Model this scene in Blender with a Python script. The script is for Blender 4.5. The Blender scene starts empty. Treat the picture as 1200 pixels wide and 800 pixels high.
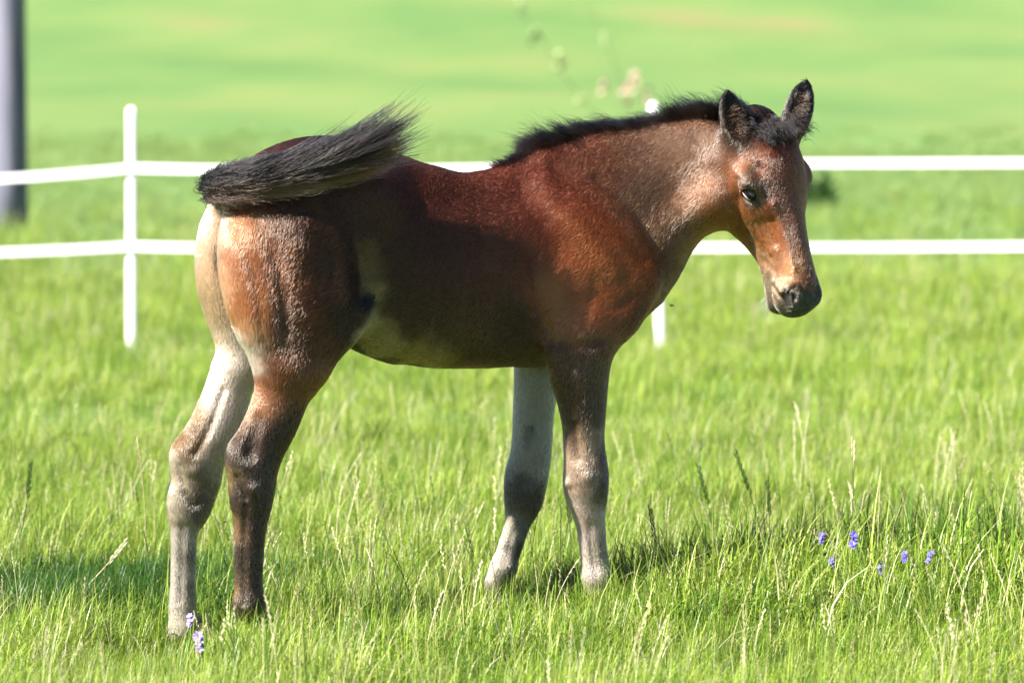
import bpy, math, random
import numpy as np

# ------------------------------------------------------------------ camera, sky, sun, exposure
S = bpy.context.scene
C = S.collection
PI = math.pi
rng = np.random.default_rng(7)
random.seed(7)

CAM_H, FPX = 1.17, 4160.0                 # lens height (m), focal length in photo pixels (photo 1200 wide)
PITCH = math.atan(270 / FPX)
cam_d = bpy.data.cameras.new('camera')
cam = bpy.data.objects.new('camera', cam_d)
C.objects.link(cam)
cam.location = (0, 0, CAM_H)
cam.rotation_euler = (PI / 2 - PITCH, 0, 0)
cam_d.sensor_width = 36.0
cam_d.lens = 36.0 * FPX / 1200
cam_d.clip_start, cam_d.clip_end = 0.1, 3000
cam_d.dof.use_dof = True
cam_d.dof.focus_distance = 7.85
cam_d.dof.aperture_fstop = 3.9
S.camera = cam

SUN_AZ, SUN_EL = 61.0, 42.0               # degrees: azimuth to the left of "behind the camera", elevation
to_sun = np.array([-math.sin(math.radians(SUN_AZ)) * math.cos(math.radians(SUN_EL)),
                   -math.cos(math.radians(SUN_AZ)) * math.cos(math.radians(SUN_EL)),
                   math.sin(math.radians(SUN_EL))])
W = bpy.data.worlds.new('World')
S.world = W
W.use_nodes = True
wn, wl = W.node_tree.nodes, W.node_tree.links
wn.clear()
sky = wn.new('ShaderNodeTexSky')
sky.sky_type = 'NISHITA'
sky.sun_disc = False
sky.air_density = 0.45
sky.dust_density = 0.3
sky.sun_elevation = math.radians(SUN_EL)
sky.sun_rotation = math.atan2(to_sun[0], to_sun[1])
bg = wn.new('ShaderNodeBackground')
bg.inputs['Strength'].default_value = 0.05
wo = wn.new('ShaderNodeOutputWorld')
wl.new(sky.outputs[0], bg.inputs[0])
wl.new(bg.outputs[0], wo.inputs[0])
sd = bpy.data.lights.new('sun', 'SUN')
sd.energy = 5.0
sd.angle = math.radians(0.5)
sd.color = (1.0, 0.95, 0.87)
sun = bpy.data.objects.new('sun', sd)
C.objects.link(sun)
from mathutils import Vector
sun.rotation_euler = Vector(to_sun).to_track_quat('Z', 'Y').to_euler()
sun.location = (-6, -3, 8)
S.view_settings.view_transform = 'Standard'
S.view_settings.look = 'None'
S.view_settings.gamma = 1.0
S.view_settings.use_curve_mapping = False
S.view_settings.exposure = 2.1
S.cycles.use_denoising = True
S.cycles.denoising_prefilter = "ACCURATE"
S.cycles.max_bounces = 8
S.cycles.transparent_max_bounces = 12

# ------------------------------------------------------------------ helpers
def tag(o, label=None, cat=None, group=None, kind=None):
    for k, v in (('label', label), ('category', cat), ('group', group), ('kind', kind)):
        if v:
            o[k] = v
    return o

def link(name, data, parent=None):
    o = bpy.data.objects.new(name, data)
    C.objects.link(o)
    if parent is not None:
        o.parent = parent
    return o

def mesh(name, v, f, mat=None, parent=None, smooth=True):
    me = bpy.data.meshes.new(name)
    me.from_pydata([tuple(map(float, p)) for p in v], [], [tuple(map(int, q)) for q in f])
    if mat:
        me.materials.append(mat)
    if smooth:
        me.polygons.foreach_set('use_smooth', [True] * len(me.polygons))
    return link(name, me, parent)

def nodemat(name):
    m = bpy.data.materials.new(name)
    m.use_nodes = True
    n, l = m.node_tree.nodes, m.node_tree.links
    return m, n, l, n['Principled BSDF']

def plain(name, col, rough=0.6, noise=0.0, scale=20.0, spec=0.5):
    m, n, l, b = nodemat(name)
    b.inputs['Roughness'].default_value = rough
    b.inputs['Specular IOR Level'].default_value = spec
    if noise:
        tc = n.new('ShaderNodeTexCoord')
        t = n.new('ShaderNodeTexNoise')
        t.inputs['Scale'].default_value = scale
        t.inputs['Detail'].default_value = 5
        r = n.new('ShaderNodeValToRGB')
        r.color_ramp.elements[0].position, r.color_ramp.elements[1].position = 0.3, 0.7
        r.color_ramp.elements[0].color = tuple(c * (1 - noise) for c in col) + (1,)
        r.color_ramp.elements[1].color = tuple(min(1, c * (1 + noise)) for c in col) + (1,)
        l.new(tc.outputs['Object'], t.inputs['Vector'])
        l.new(t.outputs[0], r.inputs[0])
        l.new(r.outputs[0], b.inputs['Base Color'])
    else:
        b.inputs['Base Color'].default_value = tuple(col) + (1,)
    return m

def unit(v):
    v = np.asarray(v, float)
    return v / np.linalg.norm(v)

# surveyed sight lines: photo pixel -> world ray
_cp, _sp = math.cos(PITCH), math.sin(PITCH)
def ray(px, py):
    a, b = (px - 600) / FPX, (400 - py) / FPX
    return np.array([a, _cp + b * _sp, -_sp + b * _cp])
def at_depth(px, py, y):
    r = ray(px, py)
    return np.array([0, 0, CAM_H]) + r * (y / r[1])
# ------------------------------------------------------------------ the meadow ground, rising to a hill behind
def terrain(x, y):
    x = np.asarray(x, float); y = np.asarray(y, float)
    r = np.clip(y - 34, 0, None)
    h = 0.00052 * r ** 2
    h = np.where(r > 130, 0.00052 * 130 ** 2 + 0.1352 * (r - 130), h)
    h = np.where(r > 260, 0.00052 * 130 ** 2 + 0.1352 * 130 + 6 * (1 - np.exp(-(r - 260) / 200)), h)
    far = np.clip((y - 12) / 20, 0, 1)
    h = h + far * (0.10 * np.sin(x * 0.21 + 1.0) * np.sin(y * 0.17) + 0.05 * np.sin(x * 0.5 + y * 0.31))
    # a shallow hollow trodden under the left hind foot
    h = h - 0.036 * np.exp(-((x + 0.72) / 0.26) ** 2 - ((y - 7.72) / 0.42) ** 2)
    return h

def ground_mat():
    m, n, l, b = nodemat('meadow soil and turf')
    tc = n.new('ShaderNodeTexCoord')
    mp = n.new('ShaderNodeMapping'); mp.inputs['Scale'].default_value = (0.11, 0.045, 0.0)
    l.new(tc.outputs['Object'], mp.inputs[0])
    t1 = n.new('ShaderNodeTexNoise'); t1.inputs['Scale'].default_value = 1.0; t1.inputs['Detail'].default_value = 5
    l.new(mp.outputs[0], t1.inputs['Vector'])
    r1 = n.new('ShaderNodeValToRGB'); e = r1.color_ramp.elements
    e[0].position, e[0].color = 0.35, (0.080, 0.150, 0.046, 1)
    e[1].position, e[1].color = 0.50, (0.104, 0.168, 0.052, 1)
    q = e.new(0.58); q.color = (0.122, 0.172, 0.055, 1)
    q = e.new(0.68); q.color = (0.162, 0.158, 0.066, 1)
    l.new(t1.outputs[0], r1.inputs[0])
    t2 = n.new('ShaderNodeTexNoise'); t2.inputs['Scale'].default_value = 9.0; t2.inputs['Detail'].default_value = 8; t2.inputs['Roughness'].default_value = 0.7
    l.new(tc.outputs['Object'], t2.inputs['Vector'])
    mr = n.new('ShaderNodeMapRange'); mr.inputs[1].default_value = 0.3; mr.inputs[2].default_value = 0.7; mr.inputs[3].default_value = 0.82; mr.inputs[4].default_value = 1.12
    l.new(t2.outputs[0], mr.inputs[0])
    mx = n.new('ShaderNodeMix'); mx.data_type = 'RGBA'; mx.blend_type = 'MULTIPLY'; mx.inputs[0].default_value = 1
    l.new(r1.outputs[0], mx.inputs[6]); l.new(mr.outputs[0], mx.inputs[7])
    l.new(mx.outputs[2], b.inputs['Base Color'])
    b.inputs['Roughness'].default_value = 0.95
    b.inputs['Specular IOR Level'].default_value = 0.1
    bp = n.new('ShaderNodeBump'); bp.inputs['Strength'].default_value = 0.6; bp.inputs['Distance'].default_value = 0.04
    l.new(t2.outputs[0], bp.inputs['Height']); l.new(bp.outputs[0], b.inputs['Normal'])
    return m

def grid_lines():
    ys = np.concatenate([np.arange(-60, 0, 6.0), np.arange(0, 6, 0.5), np.arange(6, 11, 0.08), np.arange(11, 40, 0.5), 40 * 1.03 ** np.arange(0, 125)])
    xs = np.concatenate([np.arange(-12, -2, 0.5), np.arange(-2, 2, 0.08), np.arange(2, 12.01, 0.5)])
    out = 12 * 1.08 ** np.arange(1, 60)
    return np.concatenate([-out[::-1], xs, out]), ys
gx, gy = grid_lines()
GXX, GYY = np.meshgrid(gx, gy, indexing='ij')
gz = terrain(GXX, GYY)
gv = np.stack([GXX, GYY, gz], -1).reshape(-1, 3)
nx, ny = len(gx), len(gy)
ia = (np.arange(nx - 1)[:, None] * ny + np.arange(ny - 1)[None]).reshape(-1)
ground = mesh('meadow_ground', gv, np.stack([ia, ia + ny, ia + ny + 1, ia + 1], 1), ground_mat())
tag(ground, kind='structure')

# ------------------------------------------------------------------ small shape tools
def tube(pts, rad, seg=8, cap=True):
    pts = np.array(pts, float); rad = np.ones(len(pts)) * rad if np.isscalar(rad) else np.array(rad, float)
    v, f = [], []
    ref = np.array([0.31, 0.87, 0.39])
    for i, p in enumerate(pts):
        d = unit(pts[min(i + 1, len(pts) - 1)] - pts[max(i - 1, 0)])
        a = ref - d * (ref @ d)
        if np.linalg.norm(a) < 0.1:
            a = np.array([1.0, 0, 0]) - d * d[0]
        a = unit(a); b = np.cross(d, a)
        for k in range(seg):
            t = 2 * PI * k / seg
            v.append(p + rad[i] * (a * math.cos(t) + b * math.sin(t)))
    for i in range(len(pts) - 1):
        for k in range(seg):
            f.append((i * seg + k, i * seg + (k + 1) % seg, (i + 1) * seg + (k + 1) % seg, (i + 1) * seg + k))
    if cap:
        f.append(tuple(range(seg))[::-1]); f.append(tuple((len(pts) - 1) * seg + k for k in range(seg)))
    return v, f
def join(*vf):
    V_, F_ = [], []
    for v, f in vf:
        o = len(V_); V_ += list(v); F_ += [tuple(i + o for i in q) for q in f]
    return V_, F_

# ------------------------------------------------------------------ the white electric tape fence
M_POST = plain('white plastic post', (0.80, 0.80, 0.79), 0.45, 0.03, 6)
M_TAPE = plain('white woven tape', (0.80, 0.80, 0.82), 0.7, 0.04, 90)
M_CLIP = plain('white insulator plastic', (0.74, 0.74, 0.72), 0.4)
fence = link('tape_fence', None)
fence.location = (0, 17.2, 0)
tag(fence, 'white plastic post fence with two woven tapes behind the foal', 'fence')
FO = np.array([0, 17.2, 0.0])
FP = [(-455, 136, 420, 16.9, 6), (154, 125, 413, 17.2, 0), (770, 119, 413, 17.2, 9), (1392, 118, 412, 17.25, 2)]
TU, TL = [], []
for px, ty, by, d, lean in FP:
    top = at_depth(px - lean * 0.5, ty, d); bot = at_depth(px + lean * 0.5, by, d); bot[2] = terrain(bot[0], bot[1])
    ax = top - bot
    # flat-sided post with a spike shoulder and a rounded top
    secs = [(0.0, .022, .012), (0.05, .026, .014), (0.5, .0255, .014), (0.93, .025, .013), (0.965, .027, .015), (0.985, .025, .014), (0.996, .018, .010), (1.0, .006, .004)]
    v, f = [], []
    K = 12
    for t, a, b in secs:
        for k in range(K):
            th = 2 * PI * k / K
            c_, s_ = math.cos(th), math.sin(th)
            v.append(bot - FO + ax * t + np.array([a * math.copysign(abs(c_) ** 0.6, c_), b * math.copysign(abs(s_) ** 0.6, s_), 0]))
    for i in range(len(secs) - 1):
        for k in range(K):
            f.append((i * K + k, i * K + (k + 1) % K, (i + 1) * K + (k + 1) % K, (i + 1) * K + k))
    f.append(tuple((len(secs) - 1) * K + k for k in range(K)))
    po = mesh('post', v, f, M_POST, fence)
    for fr, store in ((0.753, TU), (0.438 if px < 500 else 0.421, TL)):
        c = bot + ax * fr + np.array([0, -0.0185, 0])
        store.append(c)
        # a hook above and below the tape
        for s_ in (-1, 1):
            mesh('tape_hook', *tube([c - FO + np.array([0, 0.012, s_ * 0.031]), c - FO + np.array([0, -0.004, s_ * 0.031]), c - FO + np.array([0, -0.007, s_ * 0.021])], .004, 6), M_CLIP, po)
def tape(store, i, sag):
    a, b = store[i], store[i + 1]
    v, f = [], []
    n = 26
    for k in range(n):
        t = k / (n - 1)
        p = a + (b - a) * t - FO; p[2] -= sag * 4 * t * (1 - t)
        tw = 0.06 + 0.05 * math.sin(2 * PI * t * 1.5 + i)
        h = 0.0235
        for s_, o in ((-1, -.0006), (1, -.0006), (1, .0006), (-1, .0006)):
            v.append(p + np.array([0, o + s_ * h * math.sin(tw), s_ * h * math.cos(tw)]))
    for k in range(n - 1):
        for q in range(4):
            f.append((k * 4 + q, k * 4 + (q + 1) % 4, k * 4 + 4 + (q + 1) % 4, k * 4 + 4 + q))
    return mesh('tape', v, f, M_TAPE, fence, False)
for i, (su, sl_) in enumerate(((0.055, 0.03), (0.02, 0.015), (0.0, 0.004))):
    tape(TU, i, su); tape(TL, i, sl_)

# ------------------------------------------------------------------ the weathered pole at the left edge
m, n, l, b = nodemat('weathered grey wood')
tc = n.new('ShaderNodeTexCoord'); mp = n.new('ShaderNodeMapping'); mp.inputs['Scale'].default_value = (30, 30, 1.2)
t = n.new('ShaderNodeTexNoise'); t.inputs['Scale'].default_value = 1; t.inputs['Detail'].default_value = 6
r = n.new('ShaderNodeValToRGB'); r.color_ramp.elements[0].color = (0.065, 0.075, 0.12, 1); r.color_ramp.elements[1].color = (0.20, 0.18, 0.225, 1)
r.color_ramp.elements[0].position, r.color_ramp.elements[1].position = 0.3, 0.75
l.new(tc.outputs['Object'], mp.inputs[0]); l.new(mp.outputs[0], t.inputs['Vector']); l.new(t.outputs[0], r.inputs[0]); l.new(r.outputs[0], b.inputs['Base Color'])
bp = n.new('ShaderNodeBump'); bp.inputs['Distance'].default_value = 0.01; l.new(t.outputs[0], bp.inputs['Height']); l.new(bp.outputs[0], b.inputs['Normal'])
b.inputs['Roughness'].default_value = 0.85
M_POLE = m
pb = at_depth(12, 276, 33.4)
pz = float(terrain(pb[0], pb[1]))
v, f = tube([(0, 0, -0.2), (0, 0, 0.5), (0.01, 0, 3), (0.02, 0, 7.2)], [.172, .168, .155, .125], 20)
pole = mesh('utility_pole', v, f, M_POLE)
pole.location = (pb[0], pb[1], pz)
tag(pole, 'thick weathered grey wooden pole at the left edge beyond the fence', 'pole')
v, f = tube([(0.15, -0.06, 1.6), (0.15, -0.06, 6.9)], .012, 6)
mesh('earth_wire', v, f, plain('galvanised wire', (0.3, 0.3, 0.3), 0.5), pole)
COAT_HAIRS = 430000
# ------------------------------------------------------------------ the foal: one continuous body grown from a distance field
FY = math.radians(22.0)                    # the foal is turned 22 degrees away from the picture plane
FX0, FY0 = -0.2, 7.95
_c, _s = math.cos(FY), math.sin(FY)
def to_foal(w):                            # world -> foal space (X forward, Y its left, Z up)
    dx, dy = w[0] - FX0, w[1] - FY0
    return np.array([dx * _c + dy * _s, -dx * _s + dy * _c, w[2]])
def dir_foal(v):
    return np.array([v[0] * _c + v[1] * _s, -v[0] * _s + v[1] * _c, v[2]])
def at(px, py, Y):                         # the point of the foal's plane Y that a sight line meets
    o = to_foal(np.array([0, 0, CAM_H])); r = dir_foal(ray(px, py))
    return o + r * ((Y - o[1]) / r[1])

STEP = 0.004
LO = np.array([-0.72, -0.36, -0.02]); HI = np.array([1.06, 0.30, 1.30])
NG = np.ceil((HI - LO) / STEP).astype(int) + 1
AX = [(LO[i] + STEP * np.arange(NG[i])).astype(np.float32) for i in range(3)]

class Field:
    def __init__(s):
        s.d = np.full(NG, 0.2, np.float32)
def box_of(p0, p1, pad):
    a = np.clip(np.floor((np.minimum(p0, p1) - pad - LO) / STEP).astype(int), 0, NG - 1)
    b = np.clip(np.ceil((np.maximum(p0, p1) + pad - LO) / STEP).astype(int) + 1, 1, NG)
    return tuple(slice(a[i], b[i]) for i in range(3))
def smin(a, b, k):
    h = np.maximum(k - np.abs(a - b), 0) / k
    return np.minimum(a, b) - h * h * (k * 0.25)
def resample(nodes, step=0.02):
    """Catmull-Rom through rows (x,y,z,ru,rv)"""
    n = np.array(nodes, float)
    out = []
    for i in range(len(n) - 1):
        p0, p1, p2, p3 = n[max(i - 1, 0)], n[i], n[i + 1], n[min(i + 2, len(n) - 1)]
        m = max(1, int(round(np.linalg.norm(p2[:3] - p1[:3]) / step)))
        for t in np.arange(m) / m:
            out.append(0.5 * (2 * p1 + (p2 - p0) * t + (2 * p0 - 5 * p1 + 4 * p2 - p3) * t * t + (3 * p1 - p0 - 3 * p2 + p3) * t ** 3))
    out.append(n[-1])
    return np.array(out)
def chain_eval(nodes, u, sl, step):
    X = AX[0][sl[0]][:, None, None]; Y = AX[1][sl[1]][None, :, None]; Z = AX[2][sl[2]][None, None, :]
    P = resample(nodes, step)
    res = np.full((X.shape[0], Y.shape[1], Z.shape[2]), 0.2, np.float32)
    u = np.asarray(u, float)
    org = np.array([AX[i][sl[i].start] for i in range(3)])
    for i in range(max(1, len(P) - 1)):
        a = P[i]; b = P[min(i + 1, len(P) - 1)]
        rm = max(a[3:].max(), b[3:].max()) + 0.06
        lo = np.minimum(a[:3], b[:3]) - rm; hi = np.maximum(a[:3], b[:3]) + rm
        j = []
        for q in range(3):
            s0 = max(0, int((lo[q] - org[q]) / STEP)); s1 = min(res.shape[q], int((hi[q] - org[q]) / STEP) + 2)
            j.append(slice(s0, s1))
        if any(q.stop <= q.start for q in j):
            continue
        x, y, z = X[j[0]] - a[0], Y[:, j[1]] - a[1], Z[:, :, j[2]] - a[2]
        ab = b[:3] - a[:3]; L = np.linalg.norm(ab)
        w = ab / L if L > 1e-9 else np.array([0, 0, 1.0])
        uu = u - w * (u @ w); uu = uu / (np.linalg.norm(uu) + 1e-9); vv = np.cross(w, uu)
        pw = x * w[0] + y * w[1] + z * w[2]
        t = np.clip(pw / max(L, 1e-9), 0, 1).astype(np.float32)
        ru = a[3] + (b[3] - a[3]) * t; rv = a[4] + (b[4] - a[4]) * t
        pu = x * uu[0] + y * uu[1] + z * uu[2]; pv = x * vv[0] + y * vv[1] + z * vv[2]
        e = pw - t * L
        lo_, hi_ = np.minimum(ru, rv), np.maximum(ru, rv)
        rw = np.where(e < 0, lo_ if i == 0 else hi_, lo_ if i >= len(P) - 2 else hi_)
        k0 = (pu / ru) ** 2 + (pv / rv) ** 2 + (e / rw) ** 2
        k1 = (pu / ru ** 2) ** 2 + (pv / rv ** 2) ** 2 + (e / rw ** 2) ** 2
        k0 = np.sqrt(k0) + 1e-6
        d = k0 * (k0 - 1) / (np.sqrt(k1) + 1e-6)
        d = np.where(k0 < 0.3, -0.7 * rw, d)
        jj = tuple(j)
        res[jj] = np.minimum(res[jj], np.minimum(d, 0.2))
    return res
def chain(F, nodes, u=(0, 1, 0), k=0.03, cut=False, step=0.02):
    n = np.array(nodes, float)
    sl = box_of(n[:, :3].min(0), n[:, :3].max(0), n[:, 3:].max() + k + 0.012)
    d = chain_eval(nodes, u, sl, step)
    if cut:
        F.d[sl] = -smin(-F.d[sl], d, k)
    else:
        F.d[sl] = smin(F.d[sl], d, k)
def ball(F, c, r, k=0.03, cut=False, fr=None):
    """ellipsoid with radii r along the frame fr (rows)"""
    c = np.asarray(c, float); r = np.asarray(r, float) * np.ones(3)
    sl = box_of(c, c, r.max() + k + 0.012)
    X = AX[0][sl[0]][:, None, None] - c[0]; Y = AX[1][sl[1]][None, :, None] - c[1]; Z = AX[2][sl[2]][None, None, :] - c[2]
    fr = np.eye(3) if fr is None else fr
    q = [(X * fr[i][0] + Y * fr[i][1] + Z * fr[i][2]) / r[i] for i in range(3)]
    k0 = np.sqrt(sum(a * a for a in q)) + 1e-6
    k1 = np.sqrt(sum((a / r[i]) ** 2 for i, a in enumerate(q))) + 1e-6
    d = (k0 * (k0 - 1) / k1).astype(np.float32)
    d = np.where(k0 < 0.3, -0.7 * r.min(), d)
    F.d[sl] = -smin(-F.d[sl], d, k) if cut else smin(F.d[sl], d, k)

# --- head frame: hx poll -> nose, hy the foal's left, hz out of the face
HEAD_YAW, HEAD_TIP, HEAD_ROLL = math.radians(42), 0.28, 0.07
nh = np.array([math.sin(HEAD_YAW), -math.cos(HEAD_YAW), 0.0])
hl = unit([math.cos(HEAD_YAW), math.sin(HEAD_YAW), HEAD_ROLL])
hf = nh * HEAD_TIP + np.array([0, 0, -1.0]); hf = unit(hf - hl * (hf @ hl))
hn = np.cross(hf, hl)
HF = np.array([dir_foal(hf), dir_foal(hl), dir_foal(hn)])       # rows: hx, hy, hz in foal space
POLL = to_foal(at_depth(911, 144, 8.08))
HW, HD = 1.22, 1.24
def hd(x, y, z):
    return POLL + HF[0] * x * 0.955 + HF[1] * y * HW + HF[2] * z * HD
def EYE(sgn):
    return hd(0.152, sgn * 0.070, -0.044)
def hrow(x, y, z, ru, rv):
    return tuple(hd(x, y, z)) + (ru * HW, rv * HD)

def leg_rows(rows, Y, lat):
    """rows of (photo y, left x, right x): centre and half width of a leg lying in the plane Y; lat = side-to-side / fore-aft"""
    out = []
    for i, (py, x0, x1) in enumerate(rows):
        yy = Y[i] if hasattr(Y, '__len__') else Y
        c = at(0.5 * (x0 + x1), py, yy); e = at(x1, py, yy)
        l = lat[i] if hasattr(lat, '__len__') else lat
        h = 0.955 * (e[0] - c[0]) / math.sqrt(1 + (math.tan(FY) * l) ** 2)
        out.append((c[0], c[1], c[2], h * l, h))
    return out

HR_ROWS = [(436, 297, 378), (456, 297, 367), (492, 286, 352), (524, 271, 336), (546, 265, 328), (578, 267, 323), (609, 272, 316), (636, 273, 311), (672, 274, 309), (706, 273, 309)]
HL_ROWS = [(438, 244, 298), (479, 230, 293), (515, 212, 277), (537, 199, 266), (560, 200, 262), (592, 194, 250), (618, 198, 235), (645, 199, 231), (681, 199, 231), (712, 197, 231), (738, 196, 231)]
FR_ROWS = [(408, 638, 718), (432, 641, 716), (460, 650, 713), (492, 657, 710), (520, 660, 709), (552, 659, 714), (572, 660, 714), (596, 669, 711), (616, 675, 710), (648, 679, 712), (676, 682, 716)]
FL_ROWS = [(420, 602, 662), (472, 601, 652), (532, 597, 647), (560, 590, 643), (586, 590, 637), (612, 591, 623), (640, 583, 613), (664, 577, 604)]

def hoof_rows(c, Y, fwd, g=0.0):
    x, z = c[0], c[2]
    return [(x, Y, z, 0.024, 0.031), (x + fwd * 0.006, Y, z - min(0.028, 0.3 * (z - 0.05 - g)), 0.027, 0.033), (x + fwd * 0.022, Y, z - min(0.058, 0.62 * (z - 0.05 - g)), 0.024, 0.027), (x + fwd * 0.036, Y, 0.052 + g, 0.026, 0.029), (x + fwd * 0.047, Y, 0.028 + g, 0.031, 0.037)]

def build_field():
    F = Field()
    # barrel (x, zc, rv, ru)
    def body(rows, k, Y=0.0):
        chain(F, [(x, Y, z, ru, rv) for x, z, rv, ru in rows], k=k)
    body([(-0.22, 0.905, 0.165, 0.120), (-0.15, 0.872, 0.198, 0.133), (-0.07, 0.834, 0.210, 0.146), (0.01, 0.808, 0.210, 0.152), (0.10, 0.798, 0.206, 0.150),
          (0.20, 0.800, 0.208, 0.140), (0.30, 0.806, 0.212, 0.122), (0.38, 0.830, 0.200, 0.110), (0.44, 0.845, 0.165, 0.095)], 0.03)
    # spine, loin and withers ridge
    chain(F, [(-0.42, 0, 0.990, .05, .045), (-0.33, 0, 1.034, .07, .045), (-0.25, 0, 1.055, .075, .045), (-0.15, 0, 1.045, .07, .045), (-0.07, 0, 1.017, .06, .042), (0.01, 0, 0.997, .05, .038),
              (0.10, 0, 0.986, .045, .036), (0.18, 0, 1.000, .04, .036), (0.27, 0, 1.030, .038, .038), (0.34, 0, 1.042, .04, .042), (0.44, 0, 1.058, .04, .05)], k=0.07)
    # croup and pelvis
    ball(F, (-0.255, 0, 0.96), (0.18, 0.125, 0.125), 0.07)
    for sgn in (-1, 1):
        ball(F, (-0.17, sgn * 0.095, 0.985), (0.07, 0.05, 0.06), 0.07)          # point of the hip
    # neck
    rows = []
    for cx, cy, Y, half, lat in [(712, 272, 0.0, 103, 0.098), (742, 246, -0.01, 86, 0.088), (775, 223, -0.025, 71, 0.078), (810, 209, -0.058, 64, 0.066), (845, 202, -0.10, 58, 0.060), (876, 192, -0.14, 47, 0.054)]:
        c = at(cx, cy, Y); rows.append(tuple(c) + (lat, half / 515.0))
    chain(F, rows, k=0.05)
    # lower edge of the neck: broad, with the windpipe between
    for sgn in (-1, 1):
        rows = []
        for cx, cy, Y, r_ in [(738, 322, 0, .06), (768, 284, -0.022, .052), (800, 256, -0.048, .046), (835, 236, -0.09, .042)]:
            rows.append(tuple(at(cx, cy, Y + sgn * (r_ * 0.62))) + (r_ * 0.9, r_))
        chain(F, rows, k=0.05)
    # crest
    rows = []
    for cx, cy, Y in [(640, 190, 0), (680, 181, 0), (720, 172, -0.006), (770, 164, -0.022), (820, 158, -0.065), (862, 162, -0.115)]:
        rows.append(tuple(at(cx, cy, Y)) + (0.028, 0.028))
    chain(F, rows, k=0.05)
    # breast
    ball(F, (0.465, 0, 0.80), (0.078, 0.098, 0.10), 0.06)
    ball(F, (0.40, 0, 0.675), (0.075, 0.08, 0.06), 0.05)
    # shoulders, upper arms, forearm tops
    for sgn in (-1, 1):
        chain(F, [(0.27, sgn * 0.050, 0.99, 0.036, 0.05), (0.33, sgn * 0.090, 0.92, 0.042, 0.08), (0.41, sgn * 0.105, 0.85, 0.046, 0.085), (0.465, sgn * 0.098, 0.785, 0.046, 0.062)], k=0.03)
        chain(F, [(0.465, sgn * 0.095, 0.785, 0.05, 0.062), (0.42, sgn * 0.108, 0.725, 0.05, 0.075), (0.36, sgn * 0.108, 0.67, 0.046, 0.062)], k=0.04)
        chain(F, [(0.34, sgn * 0.10, 0.80, 0.044, 0.07), (0.335, sgn * 0.108, 0.70, 0.048, 0.06)], k=0.05)       # triceps
    # hindquarters, each side apart so that the cleft stays
    G = {}
    for sgn in (-1, 1):
        T = Field()
        chain(T, [(-0.285, sgn * 0.085, 0.95, 0.072, 0.11), (-0.31, sgn * 0.095, 0.88, 0.078, 0.155), (-0.325, sgn * 0.098, 0.80, 0.078, 0.155), (-0.33, sgn * 0.100, 0.72, 0.070, 0.122),
                  (-0.33 - (0.02 if sgn > 0 else 0), sgn * 0.098, 0.65, 0.060, 0.090)], k=0.04)
        chain(T, [(-0.425, sgn * 0.056, 0.955, 0.048, 0.052), (-0.446, sgn * 0.074, 0.88, 0.054, 0.052), (-0.436, sgn * 0.086, 0.79, 0.056, 0.052), (-0.410, sgn * 0.092, 0.70, 0.050, 0.048)], k=0.05)
        ball(T, (-0.25, sgn * 0.105, 0.74), (0.075, 0.058, 0.085), 0.06)           # stifle
        G[sgn] = T
    # hind legs
    yr = [-0.098] * len(HR_ROWS)
    r = leg_rows(HR_ROWS, yr, [0.72, 0.70, 0.66, 0.62, 0.62, 0.66, 0.72, 0.72, 0.72, 0.78])
    chain(G[-1], r, k=0.05)
    chain(G[-1], hoof_rows(r[-1], -0.098, 1), k=0.02)
    HOOVES.append((r[-1][0] + 0.047, -0.098, 0))
    yl = [0.095] * len(HL_ROWS)
    r2 = leg_rows(HL_ROWS, yl, [0.80, 0.70, 0.66, 0.62, 0.62, 0.66, 0.74, 0.76, 0.76, 0.78, 0.8])
    chain(G[1], r2, k=0.05)
    chain(G[1], hoof_rows(r2[-1], 0.095, 1, -0.034), k=0.02)
    HOOVES.append((r2[-1][0] + 0.047, 0.095, -0.034))
    # point of hock, achilles hollow
    for sgn, q in ((-1, (268, 535)), (1, (204, 536))):
        c = at(q[0] + 10, q[1], sgn * 0.097)
        ball(G[sgn], c, (0.02, 0.018, 0.032), 0.03)
        a = at(q[0] + 31, q[1] - 45, sgn * (0.097 + 0.036)); b = at(q[0] + 26, q[1] - 5, sgn * (0.097 + 0.036))
        chain(G[sgn], [tuple(a) + (0.012, 0.012), tuple(b) + (0.011, 0.011)], k=0.02, cut=True)
    H = smin(G[-1].d, G[1].d, 0.012)
    F.d = smin(F.d, H, 0.035)
    del G, H
    # fore legs
    r = leg_rows(FR_ROWS, [-0.112, -0.110, -0.106, -0.102, -0.10, -0.10, -0.10, -0.10, -0.10, -0.10, -0.10], [0.62, 0.64, 0.68, 0.74, 0.8, 0.84, 0.84, 0.84, 0.8, 0.8, 0.85])
    chain(F, r, k=0.04)
    chain(F, [(r[-1][0], -0.10, r[-1][2], 0.026, 0.032)] + hoof_rows(r[-1], -0.10, 1)[1:], k=0.02)
    HOOVES.append((r[-1][0] + 0.047, -0.10, 0))
    r = leg_rows(FL_ROWS, 0.088, [0.7, 0.74, 0.8, 0.84, 0.84, 0.84, 0.82, 0.82])
    chain(F, r, k=0.04)
    x, y, z = r[-1][:3]
    chain(F, [(x, y, z, 0.026, 0.029), (x - 0.018, y, z - 0.035, 0.024, 0.029), (x - 0.018, y, z - 0.07, 0.021, 0.024), (x - 0.012, y, 0.045, 0.026, 0.029), (x - 0.004, y, 0.028, 0.030, 0.036)], k=0.02)
    HOOVES.append((x - 0.004, y, 0))
    # sheath / navel fold under the flank, flank hollow
    chain(F, [(-0.20, 0, 0.698, 0.03, 0.022), (-0.13, 0, 0.660, 0.03, 0.022), (-0.07, 0, 0.632, 0.025, 0.018)], k=0.03)
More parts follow.
